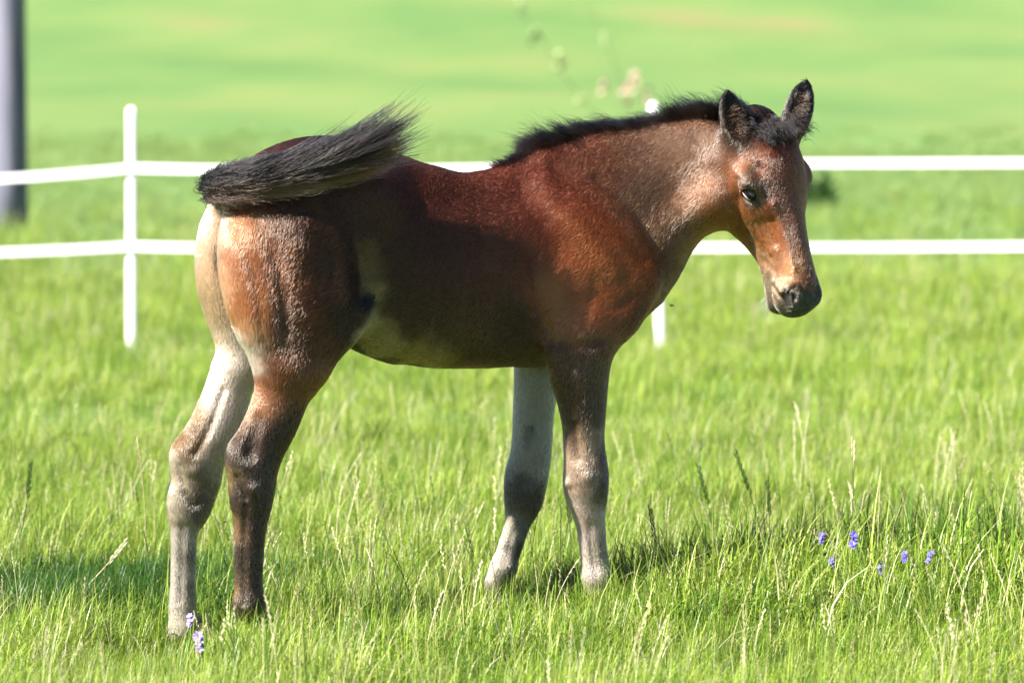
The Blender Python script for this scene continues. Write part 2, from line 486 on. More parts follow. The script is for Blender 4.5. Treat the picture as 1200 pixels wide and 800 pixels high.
    # tail head and dock
    chain(F, [tuple(p) + (0.026, 0.026) for p in DOCK[:3]] + [tuple(p) + (0.02 - 0.003 * i, 0.02 - 0.003 * i) for i, p in enumerate(DOCK[3:])], k=0.03)
    # ---------------- head
    U = HF[1]
    chain(F, [hrow(-0.005, 0, -0.060, .050, .045), hrow(0.05, 0, -0.054, .060, .044), hrow(0.10, 0, -0.050, .076, .052), hrow(0.145, 0, -0.052, .075, .052), hrow(0.20, 0, -0.052, .054, .046),
              hrow(0.26, 0, -0.050, .043, .040), hrow(0.32, 0, -0.050, .039, .038), hrow(0.37, 0, -0.054, .041, .041), hrow(0.405, 0, -0.060, .040, .040)], u=U, k=0.03)
    chain(F, [hrow(0.055, 0, -0.115, .046, .055), hrow(0.11, 0, -0.125, .054, .066), hrow(0.165, 0, -0.122, .050, .060), hrow(0.22, 0, -0.107, .040, .047), hrow(0.28, 0, -0.093, .032, .036),
              hrow(0.34, 0, -0.088, .030, .030), hrow(0.385, 0, -0.095, .030, .026), hrow(0.40, 0, -0.102, .026, .020)], u=U, k=0.03)
    ball(F, hd(0.08, 0, -0.022), (0.055, 0.05, 0.03), 0.04, fr=HF)
    for sgn in (-1, 1):
        ball(F, hd(0.126, sgn * 0.076, -0.040), (0.034, 0.020, 0.020), 0.03, fr=HF)      # brow
        ball(F, hd(0.125, sgn * 0.046, -0.125), (0.068, 0.030, 0.070), 0.04, fr=HF)       # cheek
        chain(F, [hrow(0.17, sgn * 0.060, -0.073, .010, .010), hrow(0.23, sgn * 0.046, -0.074, .009, .009), hrow(0.28, sgn * 0.028, -0.072, .006, .007)], u=U, k=0.025)   # facial crest
        ball(F, EYE(sgn) + HF[1] * sgn * 0.006 + HF[2] * 0.002, (0.021, 0.015, 0.015), 0.008, cut=True, fr=HF)   # eye socket
        # nostril
        ball(F, hd(0.405, sgn * 0.031, -0.046), (0.030, 0.018, 0.024), 0.02, fr=HF)
        chain(F, [hrow(0.390, sgn * 0.042, -0.030, .006, .006), hrow(0.402, sgn * 0.049, -0.038, .011, .009), hrow(0.418, sgn * 0.050, -0.050, .013, .011), hrow(0.428, sgn * 0.042, -0.058, .010, .009)], u=U, k=0.006, cut=True, step=0.01)
    # lips and mouth slit
    ball(F, hd(0.425, 0, -0.078), (0.022, 0.030, 0.028), 0.02, fr=HF)
    ball(F, hd(0.410, 0, -0.108), (0.022, 0.026, 0.018), 0.02, fr=HF)
    for sgn in (-1, 1):
        chain(F, [hrow(0.350, sgn * 0.036, -0.084, .005, .005), hrow(0.39, sgn * 0.038, -0.092, .008, .006), hrow(0.43, sgn * 0.032, -0.099, .010, .007), hrow(0.445, sgn * 0.012, -0.100, .010, .007)], u=U, k=0.008, cut=True, step=0.01)
    # ears
    for base, tip, opn in EARS:
        ax = tip - base; L = np.linalg.norm(ax); ax = ax / L
        o = unit(opn - ax * (opn @ ax)); sd_ = np.cross(ax, o)
        def e(t, off, ru, rv):
            return tuple(base + ax * (t * L) + o * off) + (ru, rv)
        chain(F, [e(-0.2, -.004, .026, .024), e(0.1, 0, .032, .024), e(0.35, 0, .034, .020), e(0.6, 0, .029, .016), e(0.82, 0.001, .019, .011), e(1.0, 0.002, .006, .006)], u=sd_, k=0.02, step=0.012)
        chain(F, [e(0.10, .022, .016, .016), e(0.35, .018, .024, .020), e(0.6, .015, .020, .016), e(0.86, .011, .010, .009)], u=sd_, k=0.006, cut=True, step=0.012)
    return F

HOOVES = []
DOCK = [np.array(p) for p in [(-0.46, 0.0, 1.000), (-0.485, 0.0, 0.998), (-0.495, -0.045, 1.004), (-0.475, -0.10, 1.012), (-0.425, -0.14, 1.020), (-0.36, -0.155, 1.032)]]
def world_dir(x, y, z):
    return dir_foal(np.array([x, y, z], float))
EARS = [(to_foal(at_depth(863, 158, 8.06)), to_foal(at_depth(852, 105, 8.05)), world_dir(0.45, -0.8, -0.1)),
        (to_foal(at_depth(931, 146, 8.12)), to_foal(at_depth(946, 93, 8.13)), world_dir(0.1, -0.9, -0.1))]

def surface_nets(d):
    """dual mesh of the zero level of a grid, one quad per crossing edge"""
    s = d < 0
    n = np.array(d.shape)
    cs = [(i, j, k) for i in (0, 1) for j in (0, 1) for k in (0, 1)]
    def sub(a, o):
        return a[o[0]:n[0] - 1 + o[0], o[1]:n[1] - 1 + o[1], o[2]:n[2] - 1 + o[2]]
    cnt = sum(sub(s, o).astype(np.int8) for o in cs)
    act = (cnt > 0) & (cnt < 8)
    ids = np.full(act.shape, -1, np.int32)
    ii = np.argwhere(act)
    ids[act] = np.arange(len(ii))
    val = {o: d[ii[:, 0] + o[0], ii[:, 1] + o[1], ii[:, 2] + o[2]] for o in cs}
    acc = np.zeros((len(ii), 3)); w = np.zeros(len(ii))
    for o in cs:
        for ax in range(3):
            if o[ax]:
                continue
            q = list(o); q[ax] = 1; q = tuple(q)
            a, b = val[o], val[q]
            cr = (a < 0) != (b < 0)
            t = np.where(cr, a / np.where(cr, a - b, 1), 0)
            p = np.array(o, float)[None] + 0
            p = np.repeat(p, len(ii), 0); p[:, ax] += t
            acc += p * cr[:, None]; w += cr
    v = ii + acc / w[:, None]
    quads = []
    for ax in range(3):
        o = [0, 0, 0]; o[ax] = 1
        A = s[:n[0] - o[0], :n[1] - o[1], :n[2] - o[2]]; B = s[o[0]:, o[1]:, o[2]:]
        e = np.argwhere(A != B)
        b1, b2 = (ax + 1) % 3, (ax + 2) % 3
        ok = (e[:, b1] > 0) & (e[:, b2] > 0) & (e[:, b1] < n[b1] - 1) & (e[:, b2] < n[b2] - 1)
        e = e[ok]
        inside = A[e[:, 0], e[:, 1], e[:, 2]]
        def cell(d1, d2):
            q = e.copy(); q[:, b1] -= d1; q[:, b2] -= d2
            return ids[q[:, 0], q[:, 1], q[:, 2]]
        Q = np.stack([cell(1, 1), cell(0, 1), cell(0, 0), cell(1, 0)], 1)
        Q[~inside] = Q[~inside][:, ::-1]
        quads.append(Q)
    return v, np.concatenate(quads)

def blur(d, k=1):
    for _ in range(k):
        for ax in range(3):
            p = np.moveaxis(d, ax, 0)
            q = p.copy()
            q[1:-1] = 0.5 * p[1:-1] + 0.25 * (p[:-2] + p[2:])
            d = np.moveaxis(q, 0, ax)
    return d

fld = build_field()
fd = blur(fld.d, 3)
V, Q = surface_nets(fd)
V = LO + V * STEP
# ------------------------------------------------------------------ skin of the foal: mesh, coat colours, hair
def lin(c):
    c = np.asarray(c, float) / 255
    return np.where(c <= 0.04045, c / 12.92, ((c + 0.055) / 1.055) ** 2.4)

# anchors of coat colour: place, reach (m), colour of the hair with some shade painted in
COAT = []
def paint(p, r, col):
    w = min(1.0, max(0.0, (205 - max(col)) / 60))          # warm browns are a little less purple than they look
    c = lin(col) * GAIN * (1 + w * np.array([0.0, 0.20, -0.08]))
    COAT.append((np.asarray(p, float), r, c))
GAIN = 0.52
N_ = -0.15
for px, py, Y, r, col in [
    # topline and croup, barrel; barrel and haunch darkened for shade
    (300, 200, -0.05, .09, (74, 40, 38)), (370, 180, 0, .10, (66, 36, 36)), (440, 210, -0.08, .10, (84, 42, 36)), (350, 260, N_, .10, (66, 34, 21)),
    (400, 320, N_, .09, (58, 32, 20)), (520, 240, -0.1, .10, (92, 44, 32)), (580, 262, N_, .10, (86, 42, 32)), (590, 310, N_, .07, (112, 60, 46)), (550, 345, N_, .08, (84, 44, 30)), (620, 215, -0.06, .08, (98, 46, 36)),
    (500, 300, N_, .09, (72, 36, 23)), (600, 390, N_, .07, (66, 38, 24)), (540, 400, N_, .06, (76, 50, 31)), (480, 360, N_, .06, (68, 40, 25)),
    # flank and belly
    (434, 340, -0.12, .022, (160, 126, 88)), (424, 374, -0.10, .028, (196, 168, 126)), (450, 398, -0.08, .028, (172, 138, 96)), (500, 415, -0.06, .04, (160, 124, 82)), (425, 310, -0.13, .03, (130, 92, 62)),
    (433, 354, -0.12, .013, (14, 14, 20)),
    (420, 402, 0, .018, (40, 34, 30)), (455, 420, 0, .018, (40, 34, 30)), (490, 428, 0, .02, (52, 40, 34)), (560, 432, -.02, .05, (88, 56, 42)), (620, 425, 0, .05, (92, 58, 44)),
    # shoulder, chest, neck; gloss painted grey into the neck
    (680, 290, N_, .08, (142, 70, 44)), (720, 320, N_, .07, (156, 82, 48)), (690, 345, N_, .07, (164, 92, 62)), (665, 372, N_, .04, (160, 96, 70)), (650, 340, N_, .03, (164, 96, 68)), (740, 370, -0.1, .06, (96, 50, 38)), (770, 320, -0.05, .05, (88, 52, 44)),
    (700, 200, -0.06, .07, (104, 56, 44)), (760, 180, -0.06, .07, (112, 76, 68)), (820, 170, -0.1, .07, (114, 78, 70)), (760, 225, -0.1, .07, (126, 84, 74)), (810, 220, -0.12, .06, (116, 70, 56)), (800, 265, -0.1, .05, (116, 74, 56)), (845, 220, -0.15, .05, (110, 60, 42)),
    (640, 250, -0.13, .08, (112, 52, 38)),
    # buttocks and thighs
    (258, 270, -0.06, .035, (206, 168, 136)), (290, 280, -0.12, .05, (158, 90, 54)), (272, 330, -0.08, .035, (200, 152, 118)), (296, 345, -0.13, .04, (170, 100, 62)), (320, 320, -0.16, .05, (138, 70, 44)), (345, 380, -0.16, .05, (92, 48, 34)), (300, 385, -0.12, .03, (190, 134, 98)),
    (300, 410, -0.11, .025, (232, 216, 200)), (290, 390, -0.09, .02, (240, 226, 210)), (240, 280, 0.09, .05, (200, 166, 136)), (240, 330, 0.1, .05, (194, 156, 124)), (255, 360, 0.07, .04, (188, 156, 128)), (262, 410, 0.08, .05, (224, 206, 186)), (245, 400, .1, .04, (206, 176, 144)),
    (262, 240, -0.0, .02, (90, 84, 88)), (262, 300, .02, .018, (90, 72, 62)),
    # hind legs; the right one darkened for shade
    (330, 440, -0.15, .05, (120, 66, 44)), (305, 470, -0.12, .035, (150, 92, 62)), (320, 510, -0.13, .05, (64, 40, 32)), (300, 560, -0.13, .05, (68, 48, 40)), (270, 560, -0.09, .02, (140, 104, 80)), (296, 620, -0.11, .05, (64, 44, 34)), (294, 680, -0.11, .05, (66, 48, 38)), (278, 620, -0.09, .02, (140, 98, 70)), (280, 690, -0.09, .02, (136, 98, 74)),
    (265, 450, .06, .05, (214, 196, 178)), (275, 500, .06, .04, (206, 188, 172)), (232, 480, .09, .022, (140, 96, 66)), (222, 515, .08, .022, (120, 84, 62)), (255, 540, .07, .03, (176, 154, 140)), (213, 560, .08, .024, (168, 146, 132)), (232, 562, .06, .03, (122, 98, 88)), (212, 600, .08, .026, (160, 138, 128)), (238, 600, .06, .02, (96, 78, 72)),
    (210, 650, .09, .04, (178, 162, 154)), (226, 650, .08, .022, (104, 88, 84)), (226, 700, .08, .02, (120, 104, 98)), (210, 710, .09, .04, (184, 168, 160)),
    # fore legs; side away from the sun darkened as shade
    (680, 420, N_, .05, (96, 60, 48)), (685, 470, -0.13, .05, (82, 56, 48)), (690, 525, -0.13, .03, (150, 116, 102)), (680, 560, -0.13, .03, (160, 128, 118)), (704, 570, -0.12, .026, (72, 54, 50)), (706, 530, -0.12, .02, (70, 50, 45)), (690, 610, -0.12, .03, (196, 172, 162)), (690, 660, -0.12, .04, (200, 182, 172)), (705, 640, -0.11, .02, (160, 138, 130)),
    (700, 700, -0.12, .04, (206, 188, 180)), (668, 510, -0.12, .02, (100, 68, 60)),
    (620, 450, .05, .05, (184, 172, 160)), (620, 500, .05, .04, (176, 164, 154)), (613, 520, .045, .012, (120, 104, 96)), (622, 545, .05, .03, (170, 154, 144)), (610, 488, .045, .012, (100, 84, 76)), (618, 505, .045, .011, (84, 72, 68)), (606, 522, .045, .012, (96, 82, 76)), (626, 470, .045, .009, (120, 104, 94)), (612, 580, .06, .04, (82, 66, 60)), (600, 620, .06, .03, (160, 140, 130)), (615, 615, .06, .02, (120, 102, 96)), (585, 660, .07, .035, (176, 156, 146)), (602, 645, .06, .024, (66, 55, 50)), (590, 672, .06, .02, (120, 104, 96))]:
    paint(at(px, py, Y), r, col)
for x, y, z, r, col in [
        (0.03, 0, -0.01, .045, (30, 22, 22)), (0.08, 0, 0.01, .05, (140, 72, 52)), (0.13, -0.03, 0, .04, (138, 78, 60)), (0.13, 0.04, 0, .04, (120, 66, 54)), (0.20, 0, 0, .04, (150, 92, 76)), (0.27, 0, 0, .04, (152, 98, 84)), (0.30, -0.03, -0.02, .035, (156, 104, 84)),
    (0.335, -0.03, -0.01, .03, (222, 176, 124)), (0.335, 0.03, -0.01, .03, (190, 140, 100)), (0.36, 0, 0, .03, (150, 98, 78)),
    (0.12, -0.09, -0.11, .06, (186, 112, 50)), (0.17, -0.08, -0.12, .05, (176, 106, 54)), (0.16, -0.085, -0.08, .03, (150, 98, 66)), (0.23, -0.06, -0.09, .035, (160, 116, 92)), (0.27, -0.05, -0.05, .03, (172, 108, 60)), (0.24, -0.04, -0.13, .035, (172, 104, 54)), (0.31, -0.04, -0.09, .03, (178, 142, 118)),
    (0.12, 0.09, -0.11, .06, (160, 92, 50)), (0.24, 0.05, -0.11, .05, (150, 92, 60)),
    (0.355, -0.04, -0.10, .024, (150, 136, 132)), (0.39, -0.035, -0.11, .026, (140, 128, 128)), (0.40, 0, -0.125, .03, (84, 76, 76)), (0.385, -0.045, -0.07, .018, (160, 138, 124)),
    (0.413, -0.046, -0.047, .011, (10, 9, 10)), (0.42, -0.025, -0.03, .022, (70, 60, 58)), (0.435, -0.01, -0.06, .03, (56, 50, 50)), (0.41, 0.04, -0.05, .04, (46, 42, 44)), (0.43, -0.03, -0.08, .02, (96, 84, 82)), (0.385, 0.04, -0.08, .03, (70, 62, 62)),
    (0.40, -0.044, -0.083, .014, (150, 130, 124)),
    (0.135, -0.075, -0.03, .022, (92, 66, 60)), (0.165, -0.072, -0.045, .014, (70, 58, 60)), (0.15, -0.075, -0.044, .008, (60, 50, 50)), (0.128, -0.082, -0.040, .012, (118, 104, 102)), (0.140, -0.05, -0.022, .014, (84, 52, 44)), (0.15, 0.07, -0.044, .018, (30, 26, 28)),
    (0.39, -0.040, -0.096, .006, (20, 18, 20)), (0.42, -0.036, -0.1, .006, (20, 18, 20))]:
    paint(hd(x, y, z), r, (col[0] * .89, col[1] * .79, col[2] * .75) if col[0] > 100 else col)
for base, tip, opn in EARS:
    for t_, col in ((0.1, (40, 27, 25)), (0.4, (34, 24, 23)), (0.7, (26, 19, 19)), (1.0, (20, 15, 16))):
        paint(base + (tip - base) * t_, .03, col)
for h_ in HOOVES:
    paint((h_[0], h_[1], 0.02), .03, (90, 78, 70))

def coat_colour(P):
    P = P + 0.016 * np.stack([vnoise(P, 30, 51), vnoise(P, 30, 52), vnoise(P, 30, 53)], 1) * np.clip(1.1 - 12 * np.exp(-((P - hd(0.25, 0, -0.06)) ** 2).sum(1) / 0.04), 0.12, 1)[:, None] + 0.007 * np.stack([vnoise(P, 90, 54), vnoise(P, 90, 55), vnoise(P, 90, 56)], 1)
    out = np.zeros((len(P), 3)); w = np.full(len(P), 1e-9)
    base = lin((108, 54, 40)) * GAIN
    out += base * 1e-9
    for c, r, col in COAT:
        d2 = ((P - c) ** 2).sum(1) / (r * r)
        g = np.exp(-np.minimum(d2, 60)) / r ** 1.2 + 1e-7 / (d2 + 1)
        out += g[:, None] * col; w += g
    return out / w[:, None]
def vnoise(P, sc, seed=0):
    """smooth value noise in -1..1"""
    q = P * sc + seed * 17.3
    i = np.floor(q).astype(np.int64); f = q - i; f = f * f * (3 - 2 * f)
    def h(a, b, c):
        n = (a * 374761393 + b * 668265263 + c * 2147483647 + seed * 1274126177) & 0xffffffff
        n = ((n ^ (n >> 13)) * 1274126177) & 0xffffffff
        return ((n ^ (n >> 16)) & 0xffff) / 32767.5 - 1
    r = 0
    for a in (0, 1):
        for b in (0, 1):
            for c in (0, 1):
                wt = (f[:, 0] if a else 1 - f[:, 0]) * (f[:, 1] if b else 1 - f[:, 1]) * (f[:, 2] if c else 1 - f[:, 2])
                r = r + wt * h(i[:, 0] + a, i[:, 1] + b, i[:, 2] + c)
    return r

# relax the mesh a little (not the head's fine features)
E_ = np.concatenate([Q[:, [0, 1]], Q[:, [1, 2]], Q[:, [2, 3]], Q[:, [3, 0]]])
deg = np.bincount(E_.ravel(), minlength=len(V)).astype(float)
hdist = (V - POLL) @ HF[0]
soft = np.clip(1 - np.exp(-((V - hd(0.2, 0, -0.05)) ** 2).sum(1) / 0.07), 0.12, 1)[:, None]
for it in range(10):
    lamb = 0.6 if it % 2 == 0 else -0.61
    acc = np.zeros_like(V)
    for c_ in range(3):
        acc[:, c_] = np.bincount(E_[:, 0], V[E_[:, 1], c_], len(V)) + np.bincount(E_[:, 1], V[E_[:, 0], c_], len(V))
    V = V + (acc / deg[:, None] - V) * lamb * soft
# fine skin relief: muscle ripple, wrinkles
def vert_normals():
    fn = np.cross(V[Q[:, 2]] - V[Q[:, 0]], V[Q[:, 3]] - V[Q[:, 1]])
    nn = np.zeros_like(V)
    for k in range(4):
        for c_ in range(3):
            nn[:, c_] += np.bincount(Q[:, k], fn[:, c_], len(V))
    return nn / (np.linalg.norm(nn, axis=1, keepdims=True) + 1e-12)
NV = vert_normals()
def snap(px, py):
    # the skin where a sight line first meets it
    o = to_foal(np.array([0, 0, CAM_H])); r = unit(dir_foal(ray(px, py)))
    q = V - o; t = q @ r
    d2 = (q * q).sum(1) - t * t
    ok = np.where(d2 < 0.006 ** 2)[0]
    if len(ok) == 0:
        return V[d2.argmin()]
    return V[ok[t[ok].argmin()]]
def sculpt(pts, w, d):
    # press a soft groove (d > 0) or raise a ridge (d < 0) along a line on the skin
    global V
    P = np.array([snap(*p) for p in pts])
    if len(P) > 1:
        P = resample([tuple(p) + (0, 0) for p in P], 0.003)[:, :3]
    lo, hi = P.min(0) - 3 * w, P.max(0) + 3 * w
    s_ = np.where(((V > lo) & (V < hi)).all(1))[0]
    if len(s_) == 0:
        return
    dd = np.sqrt(((V[s_, None] - P[None]) ** 2).sum(2).min(1))
    V[s_] -= NV[s_] * (d * np.exp(-(dd / w) ** 2))[:, None]
for pts, w, d in [
    ([(652, 195), (690, 225), (728, 262), (758, 300)], .020, .006), ([(700, 205), (742, 240), (772, 288)], .013, .004), ([(645, 225), (688, 268), (722, 312)], .022, -.005),
    ([(628, 300), (632, 330), (640, 370), (643, 402)], .012, .008), ([(702, 345), (722, 362), (745, 348)], .016, .004), ([(655, 398), (690, 406), (712, 396)], .012, .005),
    ([(660, 330), (668, 370), (680, 392)], .016, -.003), ([(700, 330), (690, 372)], .012, .002),
    ([(428, 295), (431, 335), (420, 372), (408, 388)], .018, .010), ([(300, 250), (328, 315), (336, 390)], .014, .004), ([(276, 270), (300, 340), (306, 400)], .012, .003), ([(380, 230), (405, 290), (408, 350)], .022, -.005),
    ([(505, 260), (492, 330), (480, 385)], .010, .0025), ([(535, 265), (522, 335), (510, 395)], .010, .0025), ([(565, 270), (553, 335), (542, 400)], .010, .0025), ([(595, 275), (585, 335), (575, 400)], .010, .0025),
    ([(287, 596), (284, 650), (284, 705)], .009, .0035), ([(213, 618), (212, 660), (212, 705)], .009, .0028), ([(691, 618), (696, 650), (700, 690)], .009, .0032), ([(602, 625), (593, 655)], .009, .003),
    ([(214, 578), (232, 592), (243, 572)], .009, .004), ([(230, 552)], .013, -.005), ([(208, 548), (214, 570)], .007, .003), ([(300, 572)], .014, -.005), ([(270, 602), (290, 607), (312, 602)], .012, .0012), ([(276, 560), (288, 585)], .008, .004),
    ([(262, 455), (248, 500), (232, 530)], .010, .004), ([(222, 500), (232, 470)], .010, -.003),
    ([(663, 566)], .010, -.005), ([(666, 590), (690, 596), (710, 592)], .012, .0015), ([(690, 560)], .012, -.004), ([(672, 500), (676, 540)], .010, .005), ([(594, 566), (640, 570)], .010, -.002), ([(596, 600), (620, 606)], .007, .003),
    # head
    ([(885, 238), (896, 262), (905, 286)], .008, .004), ([(877, 248), (890, 276), (900, 297)], .008, -.004), ([(861, 212), (863, 238), (868, 264)], .010, .005),
    ([(904, 262), (912, 295), (915, 322)], .011, .005), ([(908, 238), (921, 280), (930, 316)], .008, -.0035), ([(871, 217), (881, 212), (892, 222)], .007, -.004), ([(890, 196)], .016, .005),
    ([(902, 336), (911, 350), (924, 366)], .004, .006), ([(921, 341), (925, 332), (935, 332), (940, 342)], .005, -.005), ([(929, 344), (932, 352)], .006, .014), ([(905, 330), (914, 343)], .006, -.003),
    ([(880, 262), (886, 285)], .006, .002), ([(893, 305), (905, 318)], .008, .002)]:
    sculpt(pts, w, d)
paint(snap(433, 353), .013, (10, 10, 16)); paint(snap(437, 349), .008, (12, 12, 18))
NV = vert_normals()
V = V + NV * (0.0012 * vnoise(V, 18, 1))[:, None] * soft
NV = vert_normals()
cen = V.mean(0)

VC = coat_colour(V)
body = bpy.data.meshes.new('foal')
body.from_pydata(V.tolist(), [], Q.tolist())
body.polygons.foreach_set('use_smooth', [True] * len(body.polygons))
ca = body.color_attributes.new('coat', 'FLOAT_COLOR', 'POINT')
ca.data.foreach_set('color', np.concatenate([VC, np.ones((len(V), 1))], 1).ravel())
m, n, l, b = nodemat('foal skin and undercoat')
at_ = n.new('ShaderNodeAttribute'); at_.attribute_name = 'coat'
l.new(at_.outputs['Color'], b.inputs['Base Color'])
b.inputs['Roughness'].default_value = 0.62
b.inputs['Specular IOR Level'].default_value = 0.25
tc = n.new('ShaderNodeTexCoord'); tn = n.new('ShaderNodeTexNoise'); tn.inputs['Scale'].default_value = 260; tn.inputs['Detail'].default_value = 3
l.new(tc.outputs['Object'], tn.inputs['Vector'])
bp = n.new('ShaderNodeBump'); bp.inputs['Strength'].default_value = 0.2; bp.inputs['Distance'].default_value = 0.001
l.new(tn.outputs[0], bp.inputs['Height']); l.new(bp.outputs[0], b.inputs['Normal'])
body.materials.append(m)
foal = link('foal', body)
foal.location = (FX0, FY0, 0)
foal.rotation_euler = (0, 0, FY)
tag(foal, 'young bay foal with raised dark tail and bristly mane standing in the grass', 'foal')

def hair_mat(name, rough=0.35, radial=0.5, spec_off=0.035):
    m = bpy.data.materials.new(name); m.use_nodes = True
    n, l = m.node_tree.nodes, m.node_tree.links
    n.clear()
    o = n.new('ShaderNodeOutputMaterial'); h = n.new('ShaderNodeBsdfHairPrincipled')
    h.parametrization = 'COLOR'
    a = n.new('ShaderNodeAttribute'); a.attribute_name = 'tint'
    l.new(a.outputs['Color'], h.inputs['Color'])
    h.inputs['Roughness'].default_value = rough
    h.inputs['Radial Roughness'].default_value = radial
    h.inputs['Offset'].default_value = spec_off
    h.inputs['Random Roughness'].default_value = 0.2
    l.new(h.outputs[0], o.inputs[0])
    return m
def hair(name, P, rad, col, mat, parent):
    """P (n, k, 3) strands in foal space, rad (n, k), col (n, 3)"""
    n, k = P.shape[:2]
    cd = bpy.data.hair_curves.new(name)
    cd.add_curves([k] * n)
    cd.attributes['position'].data.foreach_set('vector', np.ascontiguousarray(P, np.float32).ravel())
    ra = cd.attributes.get('radius') or cd.attributes.new('radius', 'FLOAT', 'POINT')
    ra.data.foreach_set('value', np.ascontiguousarray(rad, np.float32).ravel())
    t = cd.attributes.new('tint', 'FLOAT_COLOR', 'CURVE')
    t.data.foreach_set('color', np.concatenate([col, np.ones((n, 1))], 1).astype(np.float32).ravel())
    cd.materials.append(mat)
    o = link(name, cd, parent)
    tag(o, kind='stuff')
    return o

# short coat
tri = np.concatenate([Q[:, [0, 1, 2]], Q[:, [0, 2, 3]]])
ar = np.linalg.norm(np.cross(V[tri[:, 1]] - V[tri[:, 0]], V[tri[:, 2]] - V[tri[:, 0]]), axis=1)
tcn = V[tri].mean(1)
eyed = np.min([np.linalg.norm(tcn - EYE(s_), axis=1) for s_ in (-1, 1)], axis=0)
nosed = np.min([np.linalg.norm(tcn - hd(0.413, s_ * 0.045, -0.048), axis=1) for s_ in (-1, 1)], axis=0)
headw = np.exp(-((tcn - hd(0.2, 0, -0.06)) ** 2).sum(1) / 0.05)
wgt = ar * (1 + 0.9 * headw)
wgt[(eyed < 0.0185) | (nosed < 0.020) | (tcn[:, 2] < 0.05)] = 0
NH = COAT_HAIRS
pick = rng.choice(len(tri), NH, p=wgt / wgt.sum())
uv = rng.random((NH, 2)); fl = uv.sum(1) > 1; uv[fl] = 1 - uv[fl]
bw = np.stack([1 - uv.sum(1), uv[:, 0], uv[:, 1]], 1)
R0 = (V[tri[pick]] * bw[:, :, None]).sum(1)
RN = (NV[tri[pick]] * bw[:, :, None]).sum(1); RN /= np.linalg.norm(RN, axis=1, keepdims=True) + 1e-9
# lie of the hair
hx = (R0 - POLL) @ HF[0]
hw = np.clip(np.exp(-((R0 - hd(0.17, 0, -0.07)) ** 2).sum(1) / 0.030) * 1.6, 0, 1)[:, None]
lw = np.clip((0.72 - R0[:, 2]) / 0.14, 0, 1)[:, None] * np.clip(np.abs(R0[:, 1:2]) / 0.04, 0, 1)
rw_ = np.clip((-0.30 - R0[:, 0:1]) / 0.12, 0, 1)
flow = np.array([-0.85, 0, -0.5])[None] * np.ones((NH, 1))
flow = flow * (1 - rw_) + np.array([-0.15, 0, -1.0]) * rw_
flow = flow * (1 - lw) + np.array([-0.12, 0, -1.0]) * lw
side = np.sign((R0 - POLL) @ HF[1])[:, None]
flow = flow * (1 - hw) + (HF[0] * 0.9 + HF[1] * side * 0.35 - HF[2] * 0.25) * hw
swirl = np.stack([vnoise(R0, 14, s_) for s_ in (3, 4, 5)], 1)
cl = np.stack([vnoise(R0, 85, s_) for s_ in (6, 7, 8)], 1)
flow = flow + 0.24 * swirl + 0.24 * cl * (1 - 0.5 * lw) + 0.09 * rng.normal(size=(NH, 3))
T_ = flow - RN * (flow * RN).sum(1, keepdims=True); T_ /= np.linalg.norm(T_, axis=1, keepdims=True) + 1e-9
lift = np.clip(0.25 + 0.05 * vnoise(R0, 60, 9) + 0.06 * rng.normal(size=NH), 0.13, 0.6)[:, None]
ln = (0.0092 - 0.0045 * hw[:, 0] - 0.002 * lw[:, 0]) * (0.65 + 0.7 * rng.random(NH))
# fluff at the ear rims, chin and elbow
ear = np.zeros(NH)
for base, tip, opn in EARS:
    ear = np.maximum(ear, np.exp(-((R0 - (base + tip) / 2) ** 2).sum(1) / 0.0015))
ln = ln * (1 + 0.15 * ear)
mz = np.exp(-((R0 - hd(0.415, 0, -0.07)) ** 2).sum(1) / 0.0035)
ln = ln * (1 - 0.72 * mz)
ts = np.array([0, 0.35, 0.7, 1.0])
PP = np.empty((NH, 4, 3))
for k, t_ in enumerate(ts):
    PP[:, k] = R0 - RN * 0.0001 + (T_ * t_ + RN * (lift * t_ * (1 - 0.35 * t_))) * ln[:, None]
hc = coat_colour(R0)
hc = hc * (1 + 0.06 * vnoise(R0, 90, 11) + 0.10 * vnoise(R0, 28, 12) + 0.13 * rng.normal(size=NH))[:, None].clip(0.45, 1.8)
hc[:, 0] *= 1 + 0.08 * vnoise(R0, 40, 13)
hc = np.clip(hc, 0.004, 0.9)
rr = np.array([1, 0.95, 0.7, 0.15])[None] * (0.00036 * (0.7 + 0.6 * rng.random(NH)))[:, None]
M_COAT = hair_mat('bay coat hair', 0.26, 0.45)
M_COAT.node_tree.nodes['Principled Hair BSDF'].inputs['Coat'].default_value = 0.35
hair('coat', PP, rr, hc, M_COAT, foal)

# longer hair helper: strands from roots along a start direction bending towards a second one
def strands(roots, d0, d1, length, k=7, wob=0.12, seed=0):
    n = len(roots)
    P = np.empty((n, k, 3)); P[:, 0] = roots
    ph = rng.random((n, 3)) * 6.28; am = rng.normal(size=(n, 3)) * wob
    for j in range(1, k):
        t = j / (k - 1)
        d = d0 * (1 - t) + d1 * t + am * np.sin(ph + t * 4)
        d = d / np.linalg.norm(d, axis=1, keepdims=True)
        P[:, j] = P[:, j - 1] + d * (length / (k - 1))[:, None]
    return P
def taper(n, k, r0):
    return np.linspace(1, 0.12, k)[None] ** 0.7 * (r0 * (0.7 + 0.6 * rng.random(n)))[:, None]

# surface height of the top line for rooting: highest body point near (x, y)
def project_up(p):
    """nearest body vertex to p"""
    j = ((V - p) ** 2).sum(1).argmin()
    return V[j], NV[j]
M_LONG = hair_mat('black mane and tail hair', 0.36, 0.45)
M_LONG.node_tree.nodes['Principled Hair BSDF'].inputs['IOR'].default_value = 1.38
